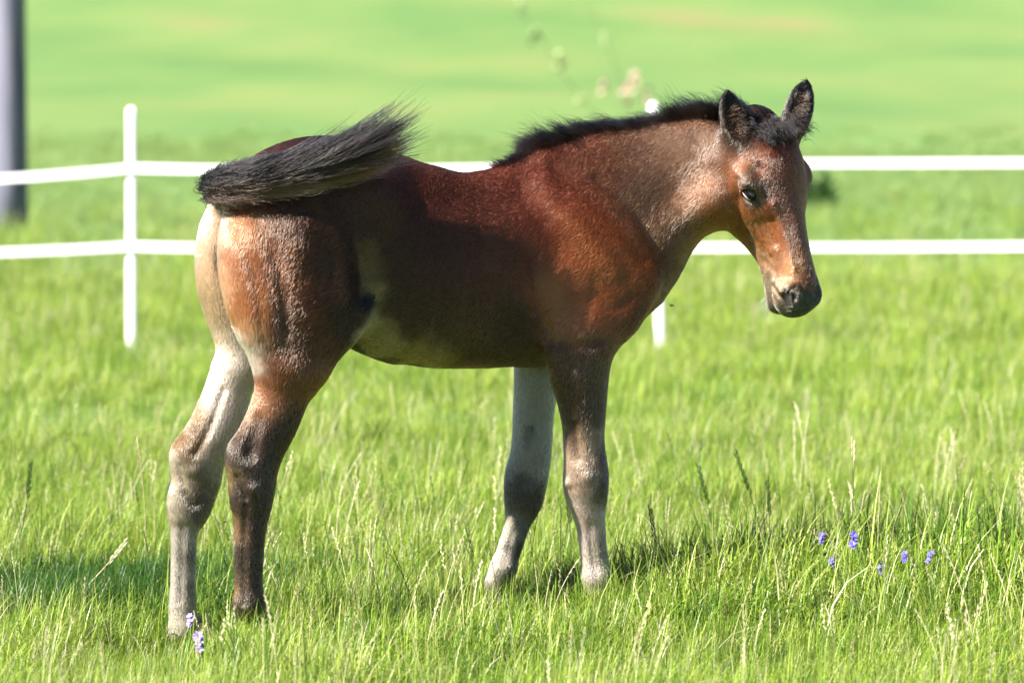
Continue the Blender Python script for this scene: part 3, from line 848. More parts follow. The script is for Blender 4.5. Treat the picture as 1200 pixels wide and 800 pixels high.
# mane
keys = [(588, 196, 0), (624, 184, 0), (659, 174, 0), (707, 160, -0.004), (770, 150, -0.022), (820, 145, -0.062), (850, 146, -0.10), (880, 142, -0.135)]
kp = np.array([project_up(at(*q))[0] for q in keys])
seg_t = np.linspace(0, len(kp) - 1.001, 200)
line = np.array([kp[int(t)] + (kp[int(t) + 1] - kp[int(t)]) * (t - int(t)) for t in seg_t])
near = np.array([V[np.argsort(((V - p) ** 2).sum(1))[:60]] for p in line])
NM = 9000
u = rng.random(NM) ** 0.9
ii = (u * 199).astype(int)
root = near[ii, rng.integers(0, 60, NM)]
lat = rng.normal(size=NM) * 0.010
root = root + np.stack([rng.normal(size=NM) * .006, lat, rng.normal(size=NM) * 0.002 - 0.004], 1)
cl = np.stack([vnoise(root * [1, .4, 1], 38, s_) for s_ in (21, 22, 23)], 1)
d0 = np.array([-0.60, 0.0, 0.9]) + 0.30 * cl + np.clip(1 - u / 0.45, 0, 1)[:, None] * np.array([-0.7, 0, -0.35]) + np.stack([np.zeros(NM), lat * 28, np.zeros(NM)], 1)
d1 = np.array([-1.25, -0.25, 0.22]) + 0.7 * cl
L_ = 0.060 * np.clip(u * 5, 0.35, 1) * (0.55 + 0.6 * rng.random(NM)) * (1 + 0.35 * cl[:, 0]) * np.where(u > 0.86, 0.85, 1)
stray = rng.random(NM) < 0.12
L_[stray] *= 1.45
PM = strands(root, d0 / np.linalg.norm(d0, axis=1, keepdims=True), d1 / np.linalg.norm(d1, axis=1, keepdims=True), L_, 7, 0.22)
col = lin((27, 24, 26)) * (0.5 + 0.8 * rng.random(NM) + 0.5 * cl[:, 1])[:, None].clip(0.2, 2)
br = rng.random(NM) < 0.10
col[br] = lin((92, 62, 50)) * 0.8
hair('mane', PM, taper(NM, 7, 0.00042), col, M_LONG, foal)
# forelock between the ears
NFk = 3000
a_ = rng.normal(size=(NFk, 2))
fr_ = np.array([hd(0.012 + 0.014 * p, 0.028 * q, 0.0) for p, q in a_])
jj = np.array([((V - p) ** 2).sum(1).argmin() for p in fr_[:400]])
root = V[jj][rng.integers(0, 400, NFk)] + rng.normal(size=(NFk, 3)) * 0.004
cl = np.stack([vnoise(root, 60, s_) for s_ in (31, 32, 33)], 1)
d0 = HF[2] * 0.65 - HF[0] * 0.55 + 0.5 * cl
d1 = HF[0] * 0.8 + HF[2] * 0.35 + 0.6 * cl
PFk = strands(root, d0 / np.linalg.norm(d0, axis=1, keepdims=True), d1 / np.linalg.norm(d1, axis=1, keepdims=True), 0.030 * (0.6 + 0.7 * rng.random(NFk)), 7, 0.2)
hair('forelock', PFk, taper(NFk, 7, 0.0005), lin((19, 16, 17)) * (0.6 + 0.8 * rng.random(NFk))[:, None], M_LONG, foal)
# tufts inside the ears
ps, cs_ = [], []
for base, tip, opn in EARS:
    ax = unit(tip - base); o_ = unit(opn - ax * (opn @ ax)); sdv = np.cross(ax, o_); L0 = np.linalg.norm(tip - base)
    n_ = 150
    t_ = rng.random(n_) * 0.7 - 0.08
    root = base + ax * (t_ * L0)[:, None] + sdv * (rng.normal(size=n_) * 0.008)[:, None] + o_ * (0.004 + 0.010 * (t_ < 0.15))[:, None]
    d0 = o_ * 0.9 + ax * 0.5 + 0.35 * rng.normal(size=(n_, 3)); d1 = ax * 0.5 + sdv * rng.normal(size=(n_, 1)) * 0.9 + o_ * 0.3 - np.array([0, 0, 0.5])
    ps.append(strands(root, d0 / np.linalg.norm(d0, axis=1, keepdims=True), d1 / np.linalg.norm(d1, axis=1, keepdims=True), 0.018 + 0.012 * rng.random(n_), 5, 0.2))
    cs_.append(lin((150, 108, 82)) * (0.2 + 0.55 * rng.random(n_))[:, None])
ps = np.concatenate(ps)
hair('ear_tuft', ps, taper(len(ps), 5, 0.0005), np.concatenate(cs_), M_LONG, foal)

# tail: hair carried over the right hip by the raised dock
TP = resample([tuple(p) + (0, 0) for p in DOCK + [np.array(q) for q in [(-0.29, -0.175, 1.050), (-0.20, -0.185, 1.078), (-0.11, -0.19, 1.108), (-0.02, -0.19, 1.140)]]], 0.01)[:, :3]
arc = np.concatenate([[0], np.cumsum(np.linalg.norm(np.diff(TP, axis=0), axis=1))])
def on_path(s_):
    return np.stack([np.interp(s_, arc, TP[:, c_]) for c_ in range(3)], -1)
dock_len = arc[np.argmin(((TP - DOCK[-1]) ** 2).sum(1))]
NT = 15000
s0 = 0.02 + (dock_len - 0.01) * rng.random(NT) ** 0.85
th = rng.random(NT) * 2 * PI
tg = on_path(s0 + 0.01) - on_path(s0 - 0.01); tg /= np.linalg.norm(tg, axis=1, keepdims=True)
upv = np.array([0, 0, 1.0]) - tg * tg[:, 2:3]; upv /= np.linalg.norm(upv, axis=1, keepdims=True)
sv = np.cross(tg, upv)
rad_dir = upv * np.cos(th)[:, None] + sv * np.sin(th)[:, None]
LT = np.where(s0 < dock_len * 0.35, 0.05 + 0.10 * rng.random(NT), 0.10 + 0.20 * rng.random(NT)) * (0.8 + 0.4 * rng.random(NT))
LT = np.minimum(LT, (arc[-1] - 0.005 - s0) * (0.62 + 0.40 * rng.random(NT)))
KT = 9
PT = np.empty((NT, KT, 3))
clump = (s0 / dock_len * 20).astype(int) * 18 + (th / (2 * PI) * 18).astype(int); frz = rng.normal(size=(NT, 3)); fph = rng.random((NT, 3)) * 6.28
co = rng.normal(size=(420, 3)); cph = rng.random((420, 3)) * 6.28
out_r = 0.011 + 0.015 * rng.random(NT) ** 1.3
for k in range(KT):
    t = k / (KT - 1)
    s_ = s0 + LT * t * 0.97
    p = on_path(np.minimum(s_, arc[-1]))
    over = np.clip(s_ - arc[-1], 0, None)
    spread = out_r * (0.55 + 1.0 * np.sqrt(t)) * (1 - 0.45 * t ** 2)
    # the far end fans up and down
    fan = np.clip((s_ - dock_len) / (arc[-1] - dock_len), 0, 1)
    w_ = co[clump] * (0.005 * t + 0.013 * fan * t)[:, None] * np.array([0.5, 0.6, 1.5])
    wav = np.sin(cph[clump] + t * 5) * 0.006 * t + frz * np.sin(fph + t * 8) * (0.0028 + 0.006 * (rng.random(NT)[:, None] < 0.0)) * t
    p = p + rad_dir * spread[:, None] + w_ + wav + rng.normal(size=(NT, 3)) * 0.0012 * t
    # short hairs at the bend bristle outward
    br_ = (s0 < dock_len * 0.45)
    p[br_] += (rad_dir[br_] * 0.014 + np.array([-0.012, 0, 0.004])) * t
    # under side hangs
    hang = np.clip(-rad_dir[:, 2], 0, 1) * 0.010 * t
    p[:, 2] -= hang
    p[:, 2] += (np.clip(rad_dir[:, 2], 0, 1) * 0.040 + np.abs(co[clump, 0]) * 0.014) * fan * t ** 2      # upper strands sweep up
    PT[:, k] = p
low = np.clip(-rad_dir[:, 2] * 0.8 + 0.25 * rng.normal(size=NT), 0, 1)[:, None] * np.clip((s0 / dock_len - 0.12) * 4, 0, 1)[:, None] * 0.95
col = lin((20, 17, 18)) * (1 - low) + lin((150, 112, 84)) * 0.50 * low
gr = (rng.random(NT) < 0.06)
col[gr] = lin((120, 110, 112)) * 0.4
col *= (0.35 + 1.3 * rng.random(420) ** 1.5)[clump][:, None]
col = col * (0.6 + 0.7 * rng.random(NT))[:, None]
hair('tail', PT, taper(NT, KT, 0.0008), col, M_LONG, foal)
# whiskers
NW = 34
wr = np.array([hd(0.385 + 0.03 * random.random(), -0.045 + 0.05 * random.random(), -0.125 + 0.02 * random.random()) for _ in range(NW)])
jj = np.array([((V - p) ** 2).sum(1).argmin() for p in wr])
d0 = NV[jj] + 0.4 * rng.normal(size=(NW, 3)) + HF[0] * 0.8
d0 /= np.linalg.norm(d0, axis=1, keepdims=True)
PW = strands(V[jj], d0, d0 + np.array([0, 0, -0.5]), 0.02 + 0.03 * rng.random(NW), 5, 0.1)
hair('whisker', PW, taper(NW, 5, 0.0003), np.tile(lin((190, 180, 160)) * 0.8, (NW, 1)), M_LONG, foal)

# eyes with lids and lashes
M_EYE = plain('dark eye', (0.008, 0.006, 0.006), 0.12, spec=0.3)
M_LID = plain('dark eyelid skin', (0.040, 0.032, 0.032), 0.45, 0.2, 300)
M_RIM = plain('pale lower lid', (0.42, 0.37, 0.35), 0.5)
def ball_patch(c, r, fr, la0, la1, lo0, lo1, nla, nlo, stretch=(1, 1, 1)):
    v, f = [], []
    for i in range(nla + 1):
        la = la0 + (la1 - la0) * i / nla
        for j in range(nlo + 1):
            lo = lo0 + (lo1 - lo0) * j / nlo
            q = np.array([math.cos(la) * math.sin(lo) * stretch[0], math.cos(la) * math.cos(lo) * stretch[1], math.sin(la) * stretch[2]]) * r
            v.append(c + fr[0] * q[0] + fr[1] * q[1] + fr[2] * q[2])
    for i in range(nla):
        for j in range(nlo):
            a = i * (nlo + 1) + j
            f.append((a, a + 1, a + nlo + 2, a + nlo + 1))
    return v, f
for sgn in (-1, 1):
    out = HF[1] * sgn * 0.92 + HF[2] * 0.38
    out = unit(out)
    along = unit(HF[0] * 0.80 + HF[2] * 0.45 - out * ((HF[0] * 0.80 + HF[2] * 0.45) @ out))     # rear corner -> front corner of the eye
    up_ = np.cross(along, out) * sgn
    up_ = up_ if up_[2] > 0 else -up_
    c = EYE(sgn) + out * 0.0025
    fr = (along, out, up_)
    v, f = ball_patch(c, 0.0148, fr, -1.5, 1.5, -PI, PI, 14, 28, (1.05, 0.95, 0.9))
    eye = mesh('eye', v, f, M_EYE, foal)
    v, f = ball_patch(c, 0.0160, fr, 0.24, 1.35, -1.15, 1.10, 8, 20, (1.15, 1, 0.98))
    mesh('upper_eyelid', v, f, M_LID, eye)
    v, f = ball_patch(c, 0.0157, fr, -0.62, -0.40, -1.1, 1.1, 3, 18, (1.15, 1, 0.98))
    mesh('lower_eyelid', v, f, M_RIM, eye)
    lo = rng.random(70) * 2.0 - 1.2
    r0 = np.array([c + 0.0160 * (along * math.sin(a) * 1.15 + out * math.cos(a)) + up_ * 0.004 for a in lo])
    d0 = out * 0.9 - up_ * 0.35 + along * np.sin(lo)[:, None] * 0.4 + 0.15 * rng.normal(size=(70, 3))
    d0 /= np.linalg.norm(d0, axis=1, keepdims=True)
    hair('eyelash', strands(r0, d0, d0 + up_ * 0.3, 0.007 + 0.005 * rng.random(70), 4, 0.05), taper(70, 4, 0.00028), np.tile(lin((22, 20, 22)), (70, 1)), M_LONG, eye)

# hooves
M_HOOF = plain('pale horn hoof', (0.17, 0.14, 0.12), 0.45, 0.3, 60)
for x, y, _z in HOOVES:
    v, f = [], []
    K = 20
    for z, ra, off in ((0.0, 0.040, 0.012), (0.004, 0.042, 0.012), (0.03, 0.037, 0.004), (0.052, 0.033, -0.004), (0.056, 0.029, -0.006)):
        for k in range(K):
            a = 2 * PI * k / K
            rx = ra * (1.12 if math.cos(a) > 0 else 0.92)
            v.append((x + off + rx * math.cos(a), y + ra * 0.9 * math.sin(a), z + 0.001 + _z))
    for i in range(4):
        for k in range(K):
            f.append((i * K + k, i * K + (k + 1) % K, (i + 1) * K + (k + 1) % K, (i + 1) * K + k))
    f.append(tuple(range(K))[::-1]); f.append(tuple(4 * K + k for k in range(K)))
    mesh('hoof', v, f, M_HOOF, foal)
# ------------------------------------------------------------------ the grass: tufts of single blades set out over the meadow
def blade_mat(name, c0, c1, c2, trans=0.45):
    m = bpy.data.materials.new(name); m.use_nodes = True
    n, l = m.node_tree.nodes, m.node_tree.links
    n.clear()
    o = n.new('ShaderNodeOutputMaterial')
    a = n.new('ShaderNodeAttribute'); a.attribute_name = 'shade'
    oi = n.new('ShaderNodeObjectInfo')
    ad = n.new('ShaderNodeMath'); ad.operation = 'ADD'
    mu = n.new('ShaderNodeMath'); mu.operation = 'MULTIPLY_ADD'; mu.inputs[1].default_value = 0.56; mu.inputs[2].default_value = -0.27
    l.new(oi.outputs['Random'], mu.inputs[0]); l.new(mu.outputs[0], ad.inputs[0]); l.new(a.outputs['Fac'], ad.inputs[1])
    r = n.new('ShaderNodeValToRGB'); e = r.color_ramp.elements
    e[0].position, e[0].color = 0.1, c0 + (1,)
    e[1].position, e[1].color = 0.95, c2 + (1,)
    q = e.new(0.5); q.color = c1 + (1,)
    l.new(ad.outputs[0], r.inputs[0])
    d = n.new('ShaderNodeBsdfPrincipled'); d.inputs['Roughness'].default_value = 0.38; d.inputs['Specular IOR Level'].default_value = 0.28
    t = n.new('ShaderNodeBsdfTranslucent')
    mx = n.new('ShaderNodeMixShader'); mx.inputs[0].default_value = trans
    l.new(r.outputs[0], d.inputs['Base Color']); l.new(r.outputs[0], t.inputs['Color'])
    l.new(d.outputs[0], mx.inputs[1]); l.new(t.outputs[0], mx.inputs[2]); l.new(mx.outputs[0], o.inputs[0])
    return m
M_GREEN = blade_mat('meadow grass blade', (0.060, 0.140, 0.010), (0.205, 0.31, 0.034), (0.37, 0.43, 0.085), 0.33)
M_DARKGREEN_SHADOW = blade_mat('dark green and shadow blade', (0.02, 0.06, 0.012), (0.045, 0.115, 0.018), (0.09, 0.18, 0.022))  # darkened to stand in for a cast shadow; also clover and green stalks
M_PALE = blade_mat('far meadow blade', (0.16, 0.265, 0.075), (0.215, 0.31, 0.098), (0.27, 0.34, 0.115))
M_STRAW = blade_mat('dry grass blade', (0.32, 0.31, 0.12), (0.46, 0.42, 0.22), (0.62, 0.57, 0.38), 0.3)

class Tuft:
    def __init__(s):
        s.v, s.f, s.m, s.sh = [], [], [], []
    def blade(s, x, y, h, az, lean, w, mi, shade, nseg=4, fold=0.25):
        """a tapering strip that rises and arches over"""
        o = len(s.v)
        dx, dy = math.cos(az), math.sin(az)
        px_, py_ = -dy, dx
        for k in range(nseg + 1):
            t = k / nseg
            a = lean * (0.35 + 0.65 * t)
            r = h * t * math.sin(a * t); z = h * t * math.cos(a * t * 0.9)
            ww = w * (1 - t ** 1.8) * 0.5 + 0.00015
            c = (x + dx * r, y + dy * r, z)
            s.v.append((c[0] - px_ * ww, c[1] - py_ * ww, c[2])); s.v.append((c[0] + px_ * ww, c[1] + py_ * ww, c[2] + fold * ww))
        for k in range(nseg):
            s.f.append((o + 2 * k, o + 2 * k + 1, o + 2 * k + 3, o + 2 * k + 2)); s.m.append(mi)
        s.sh += [shade] * (2 * nseg + 2)
    def stalk(s, x, y, h, az, lean, mi, shade, head=0.07, hw=0.0035, r=0.0009):
        o = len(s.v)
        n = 7
        pts = []
        for k in range(n):
            t = k / (n - 1)
            rr = h * t * math.sin(lean * t)
            pts.append(np.array([x + math.cos(az) * rr, y + math.sin(az) * rr, h * t * math.cos(lean * t * 0.8)]))
        v, f = tube(pts, r, 3, False)
        # spikelets of the head, alternating on both sides
        d = unit(pts[-1] - pts[-2]); sd = unit(np.cross(d, [0.3, 0.9, 0.1])); sd2 = np.cross(d, sd)
        ns = int(head / 0.0065)
        for k in range(ns):
            c = pts[-1] - d * head * (1 - k / ns)
            q = sd if k % 2 else -sd
            if k % 3 == 0:
                q = sd2
            b = c + q * hw * 1.1 + d * 0.012
            i0 = len(v)
            v += [c, c + d * 0.007 + q * hw * 1.2, b, c + d * 0.006 + sd2 * hw * 0.4]
            f += [(i0, i0 + 1, i0 + 2, i0 + 3)]
        s.v += [tuple(p) for p in v]; s.f += [tuple(i + o for i in q) for q in f]; s.m += [mi] * len(f); s.sh += [shade] * len(v)
    def build(s, name):
        me = bpy.data.meshes.new(name)
        me.from_pydata([tuple(map(float, p)) for p in s.v], [], s.f)
        for q in (M_GREEN, M_DARKGREEN_SHADOW, M_STRAW, M_PALE):
            me.materials.append(q)
        me.polygons.foreach_set('material_index', s.m)
        a = me.attributes.new('shade', 'FLOAT', 'POINT'); a.data.foreach_set('value', s.sh)
        return bpy.data.objects.new(name, me)

tufts = bpy.data.collections.new('grass_tuft_kinds')
R_ = random.Random(11)
def make_tuft(kind):
    T = Tuft()
    g = R_.gauss
    if kind == 'fine':
        for _ in range(46):
            T.blade(g(0, .045), g(0, .045), R_.uniform(.06, .135), R_.uniform(0, 6.28), R_.uniform(.1, 1.15), R_.uniform(.0016, .0032), 0, min(1, max(0, g(.5, .2))))
        for _ in range(2):
            T.blade(g(0, .045), g(0, .045), R_.uniform(.05, .12), R_.uniform(0, 6.28), R_.uniform(.3, 1.4), R_.uniform(.0012, .0025), 2, R_.random())
    elif kind == 'tall':
        for _ in range(38):
            T.blade(g(0, .045), g(0, .045), R_.uniform(.09, .21), R_.uniform(0, 6.28), R_.uniform(.05, .9), R_.uniform(.0018, .0036), 0, min(1, max(0, g(.45, .22))), 5)
        for _ in range(3):
            T.blade(g(0, .045), g(0, .045), R_.uniform(.10, .22), R_.uniform(0, 6.28), R_.uniform(.1, .8), R_.uniform(.0012, .0025), 2, R_.random(), 5)
    elif kind == 'clover':
        for _ in range(16):
            x, y, h = g(0, .05), g(0, .05), R_.uniform(.03, .085)
            a = R_.uniform(0, 6.28); tx, ty = x + math.cos(a) * h * .35, y + math.sin(a) * h * .35
            T.blade(x, y, h, a, .7, .0016, 1, .7, 3)
            for q in range(3):
                b = a + q * 2.094 + R_.uniform(-.2, .2); o = len(T.v); l_ = R_.uniform(.008, .014)
                c_, s_ = math.cos(b), math.sin(b)
                T.v += [(tx, ty, h * .93), (tx + l_ * (c_ * .8 - s_ * .5), ty + l_ * (s_ * .8 + c_ * .5), h * .93 + .002), (tx + l_ * 1.25 * c_, ty + l_ * 1.25 * s_, h * .93), (tx + l_ * (c_ * .8 + s_ * .5), ty + l_ * (s_ * .8 - c_ * .5), h * .93 + .002)]
                T.f.append((o, o + 1, o + 2, o + 3)); T.m.append(1); T.sh += [R_.uniform(.6, 1)] * 4
        for _ in range(14):
            T.blade(g(0, .045), g(0, .045), R_.uniform(.06, .14), R_.uniform(0, 6.28), R_.uniform(.1, 1.1), R_.uniform(.0016, .0032), 0, min(1, max(0, g(.5, .2))))
    elif kind == 'pale':
        for _ in range(44):
            T.blade(g(0, .06), g(0, .06), R_.uniform(.05, .12), R_.uniform(0, 6.28), R_.uniform(.1, 1.15), R_.uniform(.003, .006), 3, min(1, max(0, g(.5, .2))))
    elif kind == 'shadow_dark':
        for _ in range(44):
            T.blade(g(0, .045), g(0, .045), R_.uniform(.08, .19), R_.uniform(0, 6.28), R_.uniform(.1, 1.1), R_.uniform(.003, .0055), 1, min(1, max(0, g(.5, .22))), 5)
    elif kind == 'dry':
        for _ in range(26):
            T.blade(g(0, .05), g(0, .05), R_.uniform(.06, .13), R_.uniform(0, 6.28), R_.uniform(.1, 1.2), R_.uniform(.0016, .003), 0, min(1, max(0, g(.6, .2))))
        for _ in range(14):
            T.blade(g(0, .06), g(0, .06), R_.uniform(.08, .22), R_.uniform(0, 6.28), R_.uniform(.2, 1.3), R_.uniform(.0012, .003), 2, R_.random(), 5)
    elif kind == 'seed':
        for _ in range(3):
            T.stalk(g(0, .03), g(0, .03), R_.uniform(.20, .36), R_.uniform(0, 6.28), R_.uniform(.02, .45), 2, R_.uniform(.3, 1), R_.uniform(.05, .10), R_.uniform(.0022, .004))
        for _ in range(12):
            T.blade(g(0, .04), g(0, .04), R_.uniform(.07, .17), R_.uniform(0, 6.28), R_.uniform(.1, .9), R_.uniform(.0016, .003), 0, min(1, max(0, g(.5, .2))))
    elif kind == 'greenseed':
        for _ in range(2):
            T.stalk(g(0, .03), g(0, .03), R_.uniform(.20, .32), R_.uniform(0, 6.28), R_.uniform(.02, .4), 1, R_.uniform(.0, .5), R_.uniform(.07, .11), R_.uniform(.0018, .003))
        for _ in range(14):
            T.blade(g(0, .04), g(0, .04), R_.uniform(.07, .17), R_.uniform(0, 6.28), R_.uniform(.1, .9), R_.uniform(.0016, .003), 0, min(1, max(0, g(.4, .2))))
    return T
KINDS = ['pale'] * 3 + ['clover'] * 3 + ['fine'] * 4 + ['tall'] * 3 + ['shadow_dark'] * 2 + ['dry'] * 2 + ['seed'] * 3 + ['greenseed'] * 2
for i, k in enumerate(KINDS):
    o = make_tuft(k).build('grass_tuft_%02d' % i)
    tufts.objects.link(o)
IDX = {k: [i for i, q in enumerate(KINDS) if q == k] for k in set(KINDS)}

def scatter(n, y0, y1, margin):
    y = np.sqrt(y0 ** 2 + (y1 ** 2 - y0 ** 2) * rng.random(n))
    hw_ = y * 600 / FPX + margin
    return np.stack([(rng.random(n) * 2 - 1) * hw_, y], 1)
near = scatter(22500, 6.5, 12.5, 1.0)
mid = scatter(13000, 12.5, 24, 2.6)
far = scatter(16000, 24, 75, 7)
far = far[rng.random(len(far)) < np.clip((72 - far[:, 1]) / 44, 0, 1)]
XY = np.concatenate([near, mid, far])
d_ = XY[:, 1]
Z = terrain(XY[:, 0], XY[:, 1])
big = np.stack([XY[:, 0], XY[:, 1], np.zeros(len(XY))], 1)
n1 = vnoise(big, 0.9, 41); n2 = vnoise(big, 2.3, 42)
pr = rng.random(len(XY))
kind = np.where(pr < 0.60 + 0.15 * n1, 'fine', np.where(pr < 0.88 + 0.05 * n2, 'tall', np.where(pr < np.where(d_ > 9.2, 0.975, 0.95), 'dry', np.where(pr < 0.988, 'seed', 'greenseed'))))
kind = np.where((vnoise(big, 1.7, 44) > 0.22) & (rng.random(len(XY)) < 0.55) & (d_ < 13), 'clover', kind)
# darker blades stand in for a cast shadow at the left; smaller dark patches
shadow_dark = np.zeros(len(XY))
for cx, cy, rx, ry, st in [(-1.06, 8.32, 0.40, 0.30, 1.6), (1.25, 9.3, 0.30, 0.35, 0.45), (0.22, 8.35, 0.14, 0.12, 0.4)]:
    shadow_dark = np.maximum(shadow_dark, st * np.exp(-((XY[:, 0] - cx) / rx) ** 2 - ((XY[:, 1] - cy) / ry) ** 2))
kind = np.where(rng.random(len(XY)) < shadow_dark * 1.1, 'shadow_dark', kind)
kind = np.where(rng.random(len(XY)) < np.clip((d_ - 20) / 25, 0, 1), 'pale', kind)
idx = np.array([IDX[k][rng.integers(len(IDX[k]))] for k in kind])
scl = (0.78 + 0.4 * rng.random(len(XY))) * (1 + 0.34 * n2) * np.where(d_ > 60, 2.2, np.where(d_ > 24, 1.5, np.where(d_ > 12.5, 0.72 + 0.04 * (d_ - 12.5), 0.72)))
tallp = np.exp(-((XY[:, 0] - 0.92) / 0.66) ** 4 - ((d_ - 8.2) / 0.55) ** 4)
seedy = (kind == 'seed') | (kind == 'greenseed')
scl = scl * (1 + np.where(seedy, 0.15, 0.85) * tallp)
shortp = np.exp(-((XY[:, 0] + 0.80) / 0.17) ** 4 - ((d_ - 7.3) / 0.36) ** 4) + 1.0 * np.exp(-((XY[:, 0] + 0.75) / 0.13) ** 4 - ((d_ - 7.6) / 0.30) ** 4) + 0.12 * np.exp(-((XY[:, 0] + 0.05) / 0.24) ** 4 - ((d_ - 7.8) / 0.4) ** 4)
scl = scl * (1 - 0.36 * np.clip(shortp, 0, 1.55))
rot = rng.random(len(XY)) * 6.283
gm = bpy.data.meshes.new('grass')
gm.from_pydata(np.stack([XY[:, 0], XY[:, 1], Z - 0.004], 1).tolist(), [], [])
for nm, typ, arr in (('kind', 'INT', idx.astype(np.int32)), ('turn', 'FLOAT', rot.astype(np.float32)), ('grow', 'FLOAT', scl.astype(np.float32))):
    gm.attributes.new(nm, typ, 'POINT').data.foreach_set('value', arr)
grass = link('grass', gm)
tag(grass, kind='stuff')
ng = bpy.data.node_groups.new('grass_field', 'GeometryNodeTree')
ng.interface.new_socket('Geometry', in_out='INPUT', socket_type='NodeSocketGeometry')
ng.interface.new_socket('Geometry', in_out='OUTPUT', socket_type='NodeSocketGeometry')
N, L = ng.nodes, ng.links
gi, go = N.new('NodeGroupInput'), N.new('NodeGroupOutput')
ci = N.new('GeometryNodeCollectionInfo'); ci.inputs['Collection'].default_value = tufts; ci.inputs['Separate Children'].default_value = True; ci.inputs['Reset Children'].default_value = True
ip = N.new('GeometryNodeInstanceOnPoints'); ip.inputs['Pick Instance'].default_value = True
def named(nm, typ):
    q = N.new('GeometryNodeInputNamedAttribute'); q.data_type = typ; q.inputs['Name'].default_value = nm
    return q.outputs['Attribute']
cr = N.new('ShaderNodeCombineXYZ')
L.new(named('turn', 'FLOAT'), cr.inputs['Z'])
L.new(gi.outputs[0], ip.inputs['Points']); L.new(ci.outputs[0], ip.inputs['Instance']); L.new(named('kind', 'INT'), ip.inputs['Instance Index'])
L.new(cr.outputs[0], ip.inputs['Rotation']); L.new(named('grow', 'FLOAT'), ip.inputs['Scale'])
L.new(ip.outputs[0], go.inputs[0])
md = grass.modifiers.new('grass_field', 'NODES'); md.node_group = ng

# ------------------------------------------------------------------ single stalks that stand out
def ground_at(px, py):
    r = ray(px, py); t = CAM_H / -r[2]
    return np.array([0, 0, CAM_H]) + r * t
def stalk_thing(foot, tip, label, mi, shade, head):
    """photo pixels of foot and tip; the stalk stands at its foot's depth"""
    b = ground_at(*foot); p = at_depth(tip[0], tip[1], b[1])
    ax = p - b; h = np.linalg.norm(ax)
    T = Tuft()
    T.stalk(0, 0, h, math.atan2(0, ax[0]), 0.02, 0, 0, head, .0032, .0011)
    M_ = {1: M_DARKGREEN_SHADOW, 2: M_STRAW}[mi]
    # stem and ear as two parts
    root = link('grass_stalk', None); root.location = b
    n = 8
    bow = np.array([0.03 * h, 0.02 * h, 0])
    pts = [ax * t + bow * math.sin(PI * t) for t in np.linspace(0, 1, n)]
    v, f = tube(pts, np.linspace(.0014, .0009, n), 5)
    o = mesh('stem', v, f, M_, root)
    o.data.attributes.new('shade', 'FLOAT', 'POINT').data.foreach_set('value', [shade] * len(v))
    d = unit(pts[-1] - pts[-2]); sd = unit(np.cross(d, [0.1, 1, 0.1])); v, f = [], []
    k_ = int(head / 0.008)
    for k in range(k_):
        c = pts[-1] - d * head * (1 - k / k_); q = sd * (1 if k % 2 else -1)
        vv, ff = tube([c, c + d * .006 + q * .0032, c + d * .014 + q * .0035, c + d * .019 + q * .002], [.0006, .0018, .0015, .0003], 4)
        v, f = join((v, f), (vv, ff))
    o = mesh('seed_head', v, f, M_, root)
    o.data.attributes.new('shade', 'FLOAT', 'POINT').data.foreach_set('value', [shade] * len(v))
    tag(root, label, 'grass stalk', 'tall grass stalks around the foal')
stalk_thing((905, 690), (862, 530), 'dark green rye stalk leaning left, tallest right of the near foreleg', 1, 0.15, .11)
stalk_thing((842, 680), (818, 545), 'dark green rye stalk left of the tallest dark one', 1, 0.2, .10)
stalk_thing((897, 690), (899, 562), 'upright dark green rye stalk right of the tallest leaning one', 1, 0.2, .09)
stalk_thing((768, 715), (762, 595), 'short dark green rye stalk just right of the near foreleg', 1, 0.2, .08)
stalk_thing((72, 715), (148, 634), 'pale dry stalk leaning far right beside the left hind foot', 2, 0.8, .07)
stalk_thing((10, 680), (36, 542), 'dark green rye stalk at the left edge of the meadow', 1, 0.2, .09)
stalk_thing((665, 730), (664, 572), 'pale dry stalk standing in front of the forelegs', 2, 0.8, .08)
stalk_thing((985, 715), (1000, 516), 'tall straw coloured stalk beside the blue flowers', 2, 0.6, .05)
stalk_thing((168, 690), (160, 512), 'tall stalk with reddish straw ear left of the hind legs', 2, 0.2, .08)

# ------------------------------------------------------------------ flowers
M_STEM = plain('flower stem', (0.10, 0.20, 0.04), 0.6)
def petal_mat(name, c):
    m, n, l, b = nodemat(name)
    b.inputs['Base Color'].default_value = c + (1,); b.inputs['Roughness'].default_value = 0.6
    b.inputs['Subsurface Weight'].default_value = 0.15; b.inputs['Subsurface Radius'].default_value = (.004, .002, .004)
    return m
M_BLUE = petal_mat('violet blue petal', (0.12, 0.09, 0.52))
M_LILAC = petal_mat('pale lilac petal', (0.27, 0.20, 0.52))
M_WHITE = petal_mat('white clover floret', (0.62, 0.56, 0.48))
def petals(c, axis, n, ln, wd, open_):
    v, f = [], []
    axis = unit(axis); a = unit(np.cross(axis, [0.2, 0.3, 0.9])); b = np.cross(axis, a)
    for k in range(n):
        t = 2 * PI * k / n + R_.uniform(-.2, .2)
        rd = a * math.cos(t) + b * math.sin(t); sd = np.cross(axis, rd)
        o_ = open_ * R_.uniform(.8, 1.2)
        p1 = c + (axis * math.cos(o_) + rd * math.sin(o_)) * ln * 0.6; p2 = c + (axis * math.cos(o_ * 1.25) + rd * math.sin(o_ * 1.25)) * ln
        i = len(v)
        v += [c, p1 - sd * wd, p2, p1 + sd * wd, p1 + axis * wd * 0.4]
        f += [(i, i + 1, i + 4), (i + 1, i + 2, i + 4), (i + 2, i + 3, i + 4), (i + 3, i, i + 4)]
    return v, f
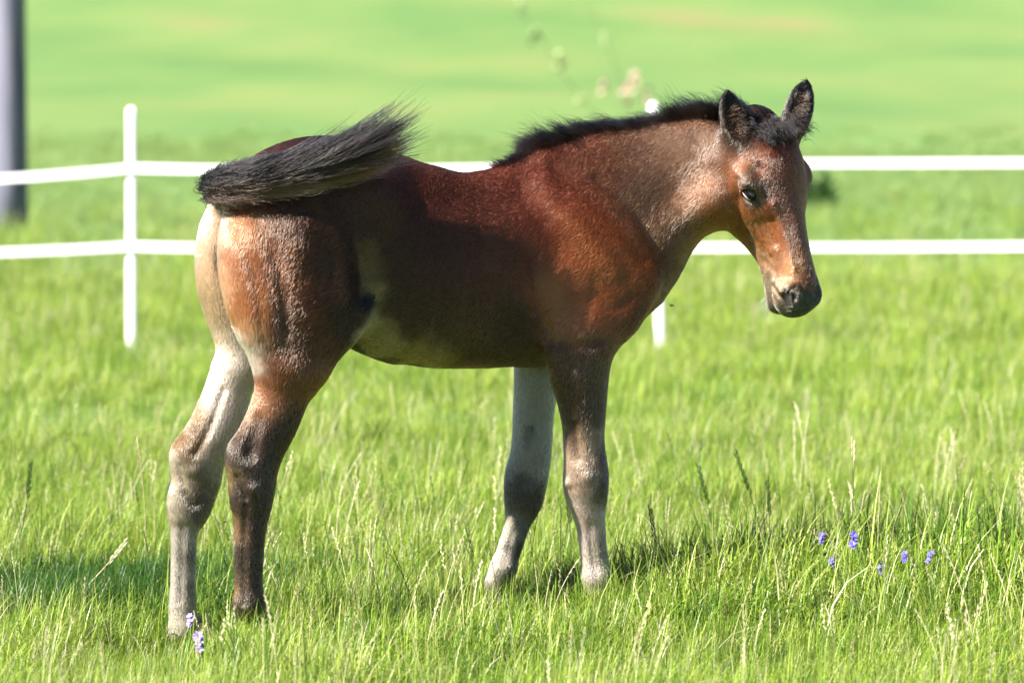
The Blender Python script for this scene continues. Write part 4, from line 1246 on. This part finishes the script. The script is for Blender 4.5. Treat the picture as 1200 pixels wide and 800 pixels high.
def flower(px, py, depth, label, mat, kind, size, group):
    top = at_depth(px, py, depth)
    foot = np.array([top[0] + R_.uniform(-.03, .03), depth + R_.uniform(-.02, .02), 0.0])
    root = link(kind, None); root.location = foot
    p = top - foot
    pts = [p * t + np.array([0.012, 0, 0]) * math.sin(PI * t) for t in np.linspace(0, 1, 6)]
    mesh('stem', *tube(pts, .0012, 5), M_STEM, root)
    if kind == 'vetch_flower':
        for k in range(5):                                  # a raceme: florets in whorls along the top
            c = p - np.array([0, 0, 1]) * size * 0.30 * k + np.array([R_.gauss(0, 1), R_.gauss(0, 1), 0]) * size * 0.12
            v, f = petals(c, np.array([R_.gauss(0, .5), -0.6, 0.8]), 6, size * 0.55, size * 0.16, 0.95)
            mesh('blossom', v, f, mat, root)
    else:
        v, f = [], []
        for k in range(34):
            th, ph = math.acos(1 - 1.6 * (k + .5) / 34), k * 2.4
            d = np.array([math.sin(th) * math.cos(ph), math.sin(th) * math.sin(ph), math.cos(th)])
            v, f = join((v, f), petals(p + d * size * 0.35, d, 3, size * 0.4, size * 0.09, 0.4))
        mesh('blossom', v, f, mat, root)
    tag(root, label, 'flower', group)
GV = 'violet blue flowers in the grass'
for px, py, dp, lab in [(963, 626, 7.90, 'violet blue flower furthest left in the patch right of the foal'), (1001, 627, 7.90, 'largest violet blue flower in the patch right of the foal'), (975, 656, 7.90, 'small violet blue flower low under the leftmost one'),
                        (1032, 662, 7.90, 'violet flower half hidden in grass mid patch'), (1060, 648, 7.90, 'violet blue flower between the hidden one and the rightmost one'), (1089, 648, 7.90, 'violet blue flower furthest right in the patch')]:
    flower(px, py, dp, lab, M_BLUE, 'vetch_flower', 0.022 if 'largest' in lab else 0.015, GV)
flower(223, 722, 7.35, 'small pale lilac flower by the left hind hoof', M_LILAC, 'vetch_flower', 0.016, GV)
flower(233, 745, 7.3, 'larger pale lilac flower in front of the left hind hoof', M_LILAC, 'vetch_flower', 0.024, GV)
GW = 'white clover heads in the grass'
for px, py, dp, s_, lab in [(100, 572, 10.6, .03, 'largest pale clover head at the left, highest in the meadow'), (95, 618, 9.5, .018, 'white clover head left one of the close pair'), (112, 626, 9.4, .018, 'white clover head right one of the close pair'), (497, 577, 10.4, .02, 'white clover head in the grass under the belly')]:
    flower(px, py, dp, lab, M_WHITE, 'clover_flower', s_, GW)

# ------------------------------------------------------------------ out of focus plants beyond the fence
M_WLEAF = blade_mat('weed leaf', (0.05, 0.12, 0.03), (0.09, 0.19, 0.04), (0.14, 0.25, 0.06), 0.3)
def leaf_quad(c, d, up_, ln, wd):
    s_ = unit(np.cross(d, up_)); n_ = np.cross(s_, d)
    return [c, c + d * ln * .5 - s_ * wd, c + d * ln - n_ * ln * .1, c + d * ln * .5 + s_ * wd], [(0, 1, 2, 3)]
def cane_bush(depth, canes, label, cat):
    base = at_depth(canes[0][0][0][0], 330, depth); base[2] = float(terrain(base[0], base[1]))
    root = link('flowering_shrub', None); root.location = base
    M_CANE = plain('green brown cane', (0.10, 0.12, 0.05), 0.7)
    M_PINK = petal_mat('pale pink blossom', (0.42, 0.28, 0.23)); M_CREAM = petal_mat('cream blossom', (0.27, 0.33, 0.14))
    for pix, blooms in canes:
        pts = [base] + [at_depth(px, py, depth) for px, py in pix]
        pts = resample([tuple(p) + (0, 0) for p in pts], 0.12)[:, :3] - base
        mesh('cane', *tube(pts, np.linspace(.012, .004, len(pts)), 6), M_CANE, root)
        v, f = [], []
        for p in pts[3:]:
            for _ in range(3):
                d = unit(np.array([R_.gauss(0, 1), R_.gauss(0, 1), R_.gauss(0.2, .6)]))
                v, f = join((v, f), leaf_quad(p, d, np.array([0.1, 0.2, 1.0]), R_.uniform(.03, .06), .012))
        lo_ = mesh('leaf_spray', v, f, M_WLEAF, root, False)
        lo_['kind'] = 'stuff'
        lo_.data.attributes.new('shade', 'FLOAT', 'POINT').data.foreach_set('value', [R_.uniform(.3, .9) for _ in v])
        for px, py, s_, pk in [(a, b, c * 1.25, d) for a, b, c, d in blooms]:
            c = at_depth(px, py, depth) - base
            v, f = [], []
            for _ in range(9):
                q = c + np.array([R_.gauss(0, 1), R_.gauss(0, 1), R_.gauss(0, 2.0)]) * s_ * 0.42
                v, f = join((v, f), petals(q, np.array([R_.gauss(0, 1), -0.8, R_.gauss(.3, 1)]), 5, s_ * 0.60, s_ * 0.24, 1.0))
            mesh('blossom', v, f, M_PINK if pk else M_CREAM, root)
    tag(root, label, cat)
cane_bush(70.0, [([(735, 180), (690, 125), (668, 98), (650, 70), (628, 36), (612, 12)], [(626, 38, .10, 0), (656, 76, .10, 0), (612, 10, .07, 0), (680, 118, .07, 0)]),
                 ([(740, 170), (728, 100), (712, 55), (690, 8)], [(708, 48, .07, 0), (735, 108, .12, 1), (708, 104, .09, 1), (758, 112, .10, 1), (745, 90, .08, 1)])],
          'arching shrub with pale and pinkish blossoms beyond the fence above the mane', 'shrub')
def weed_clump(px, py, depth, hgt, wid, label):
    c = at_depth(px, py, depth); c[2] = float(terrain(c[0], c[1]))
    root = link('weed_clump', None); root.location = c
    v, f = [], []
    for _ in range(260):
        p = np.array([R_.gauss(0, wid * .35), R_.gauss(0, wid * .35), abs(R_.gauss(0, 1)) * hgt * .45])
        d = unit(np.array([p[0] * 2 + R_.gauss(0, .1), p[1] * 2 + R_.gauss(0, .1), 0.15 + R_.random() * .3]))
        v, f = join((v, f), leaf_quad(p, d, np.array([0.1, 0, 1.0]), R_.uniform(.10, .2), .035))
    o = mesh('foliage', v, f, M_WLEAF, root, False); o['kind'] = 'stuff'
    o.data.attributes.new('shade', 'FLOAT', 'POINT').data.foreach_set('value', [R_.uniform(.0, .35) for _ in v])
    mesh('stem', *tube([(0, 0, 0), (0.02, 0, hgt * .5), (0.0, 0.02, hgt)], [.012, .008, .003], 6), M_STEM, root)
    tag(root, label, 'weed')
weed_clump(957, 258, 39.0, 0.34, 0.22, 'small dark green leafy weed clump beyond the fence right of the foal head')

# ------------------------------------------------------------------ the fly under the foal's chin
fp = at_depth(787, 358, 7.9)
root = link('fly', None); root.location = fp; root.scale = (0.7, 0.7, 0.7)
M_FLY = plain('black fly', (0.012, 0.012, 0.014), 0.4)
v, f = tube([(-.006, 0, -.001), (-.004, 0, 0), (-.001, 0, .0005), (.001, 0, .0003), (.003, 0, .0005), (.0055, 0, 0), (.007, 0, -.0008)], [.0008, .0024, .003, .0022, .0028, .0022, .0008], 10)
mesh('body', v, f, M_FLY, root)
M_WING = plain('smoky fly wing', (0.10, 0.10, 0.11), 0.3)
for s_ in (-1, 1):
    v = [(.001, s_ * .002, .002), (-.003, s_ * .006, .005), (-.008, s_ * .006, .005), (-.006, s_ * .002, .003)]
    mesh('wing', v + [(a, b, c + .0002) for a, b, c in v], [(0, 1, 2, 3), (7, 6, 5, 4), (0, 4, 5, 1), (1, 5, 6, 2), (2, 6, 7, 3), (3, 7, 4, 0)], M_WING, root)
tag(root, 'tiny black fly in the air between the neck and the second fence post', 'fly')
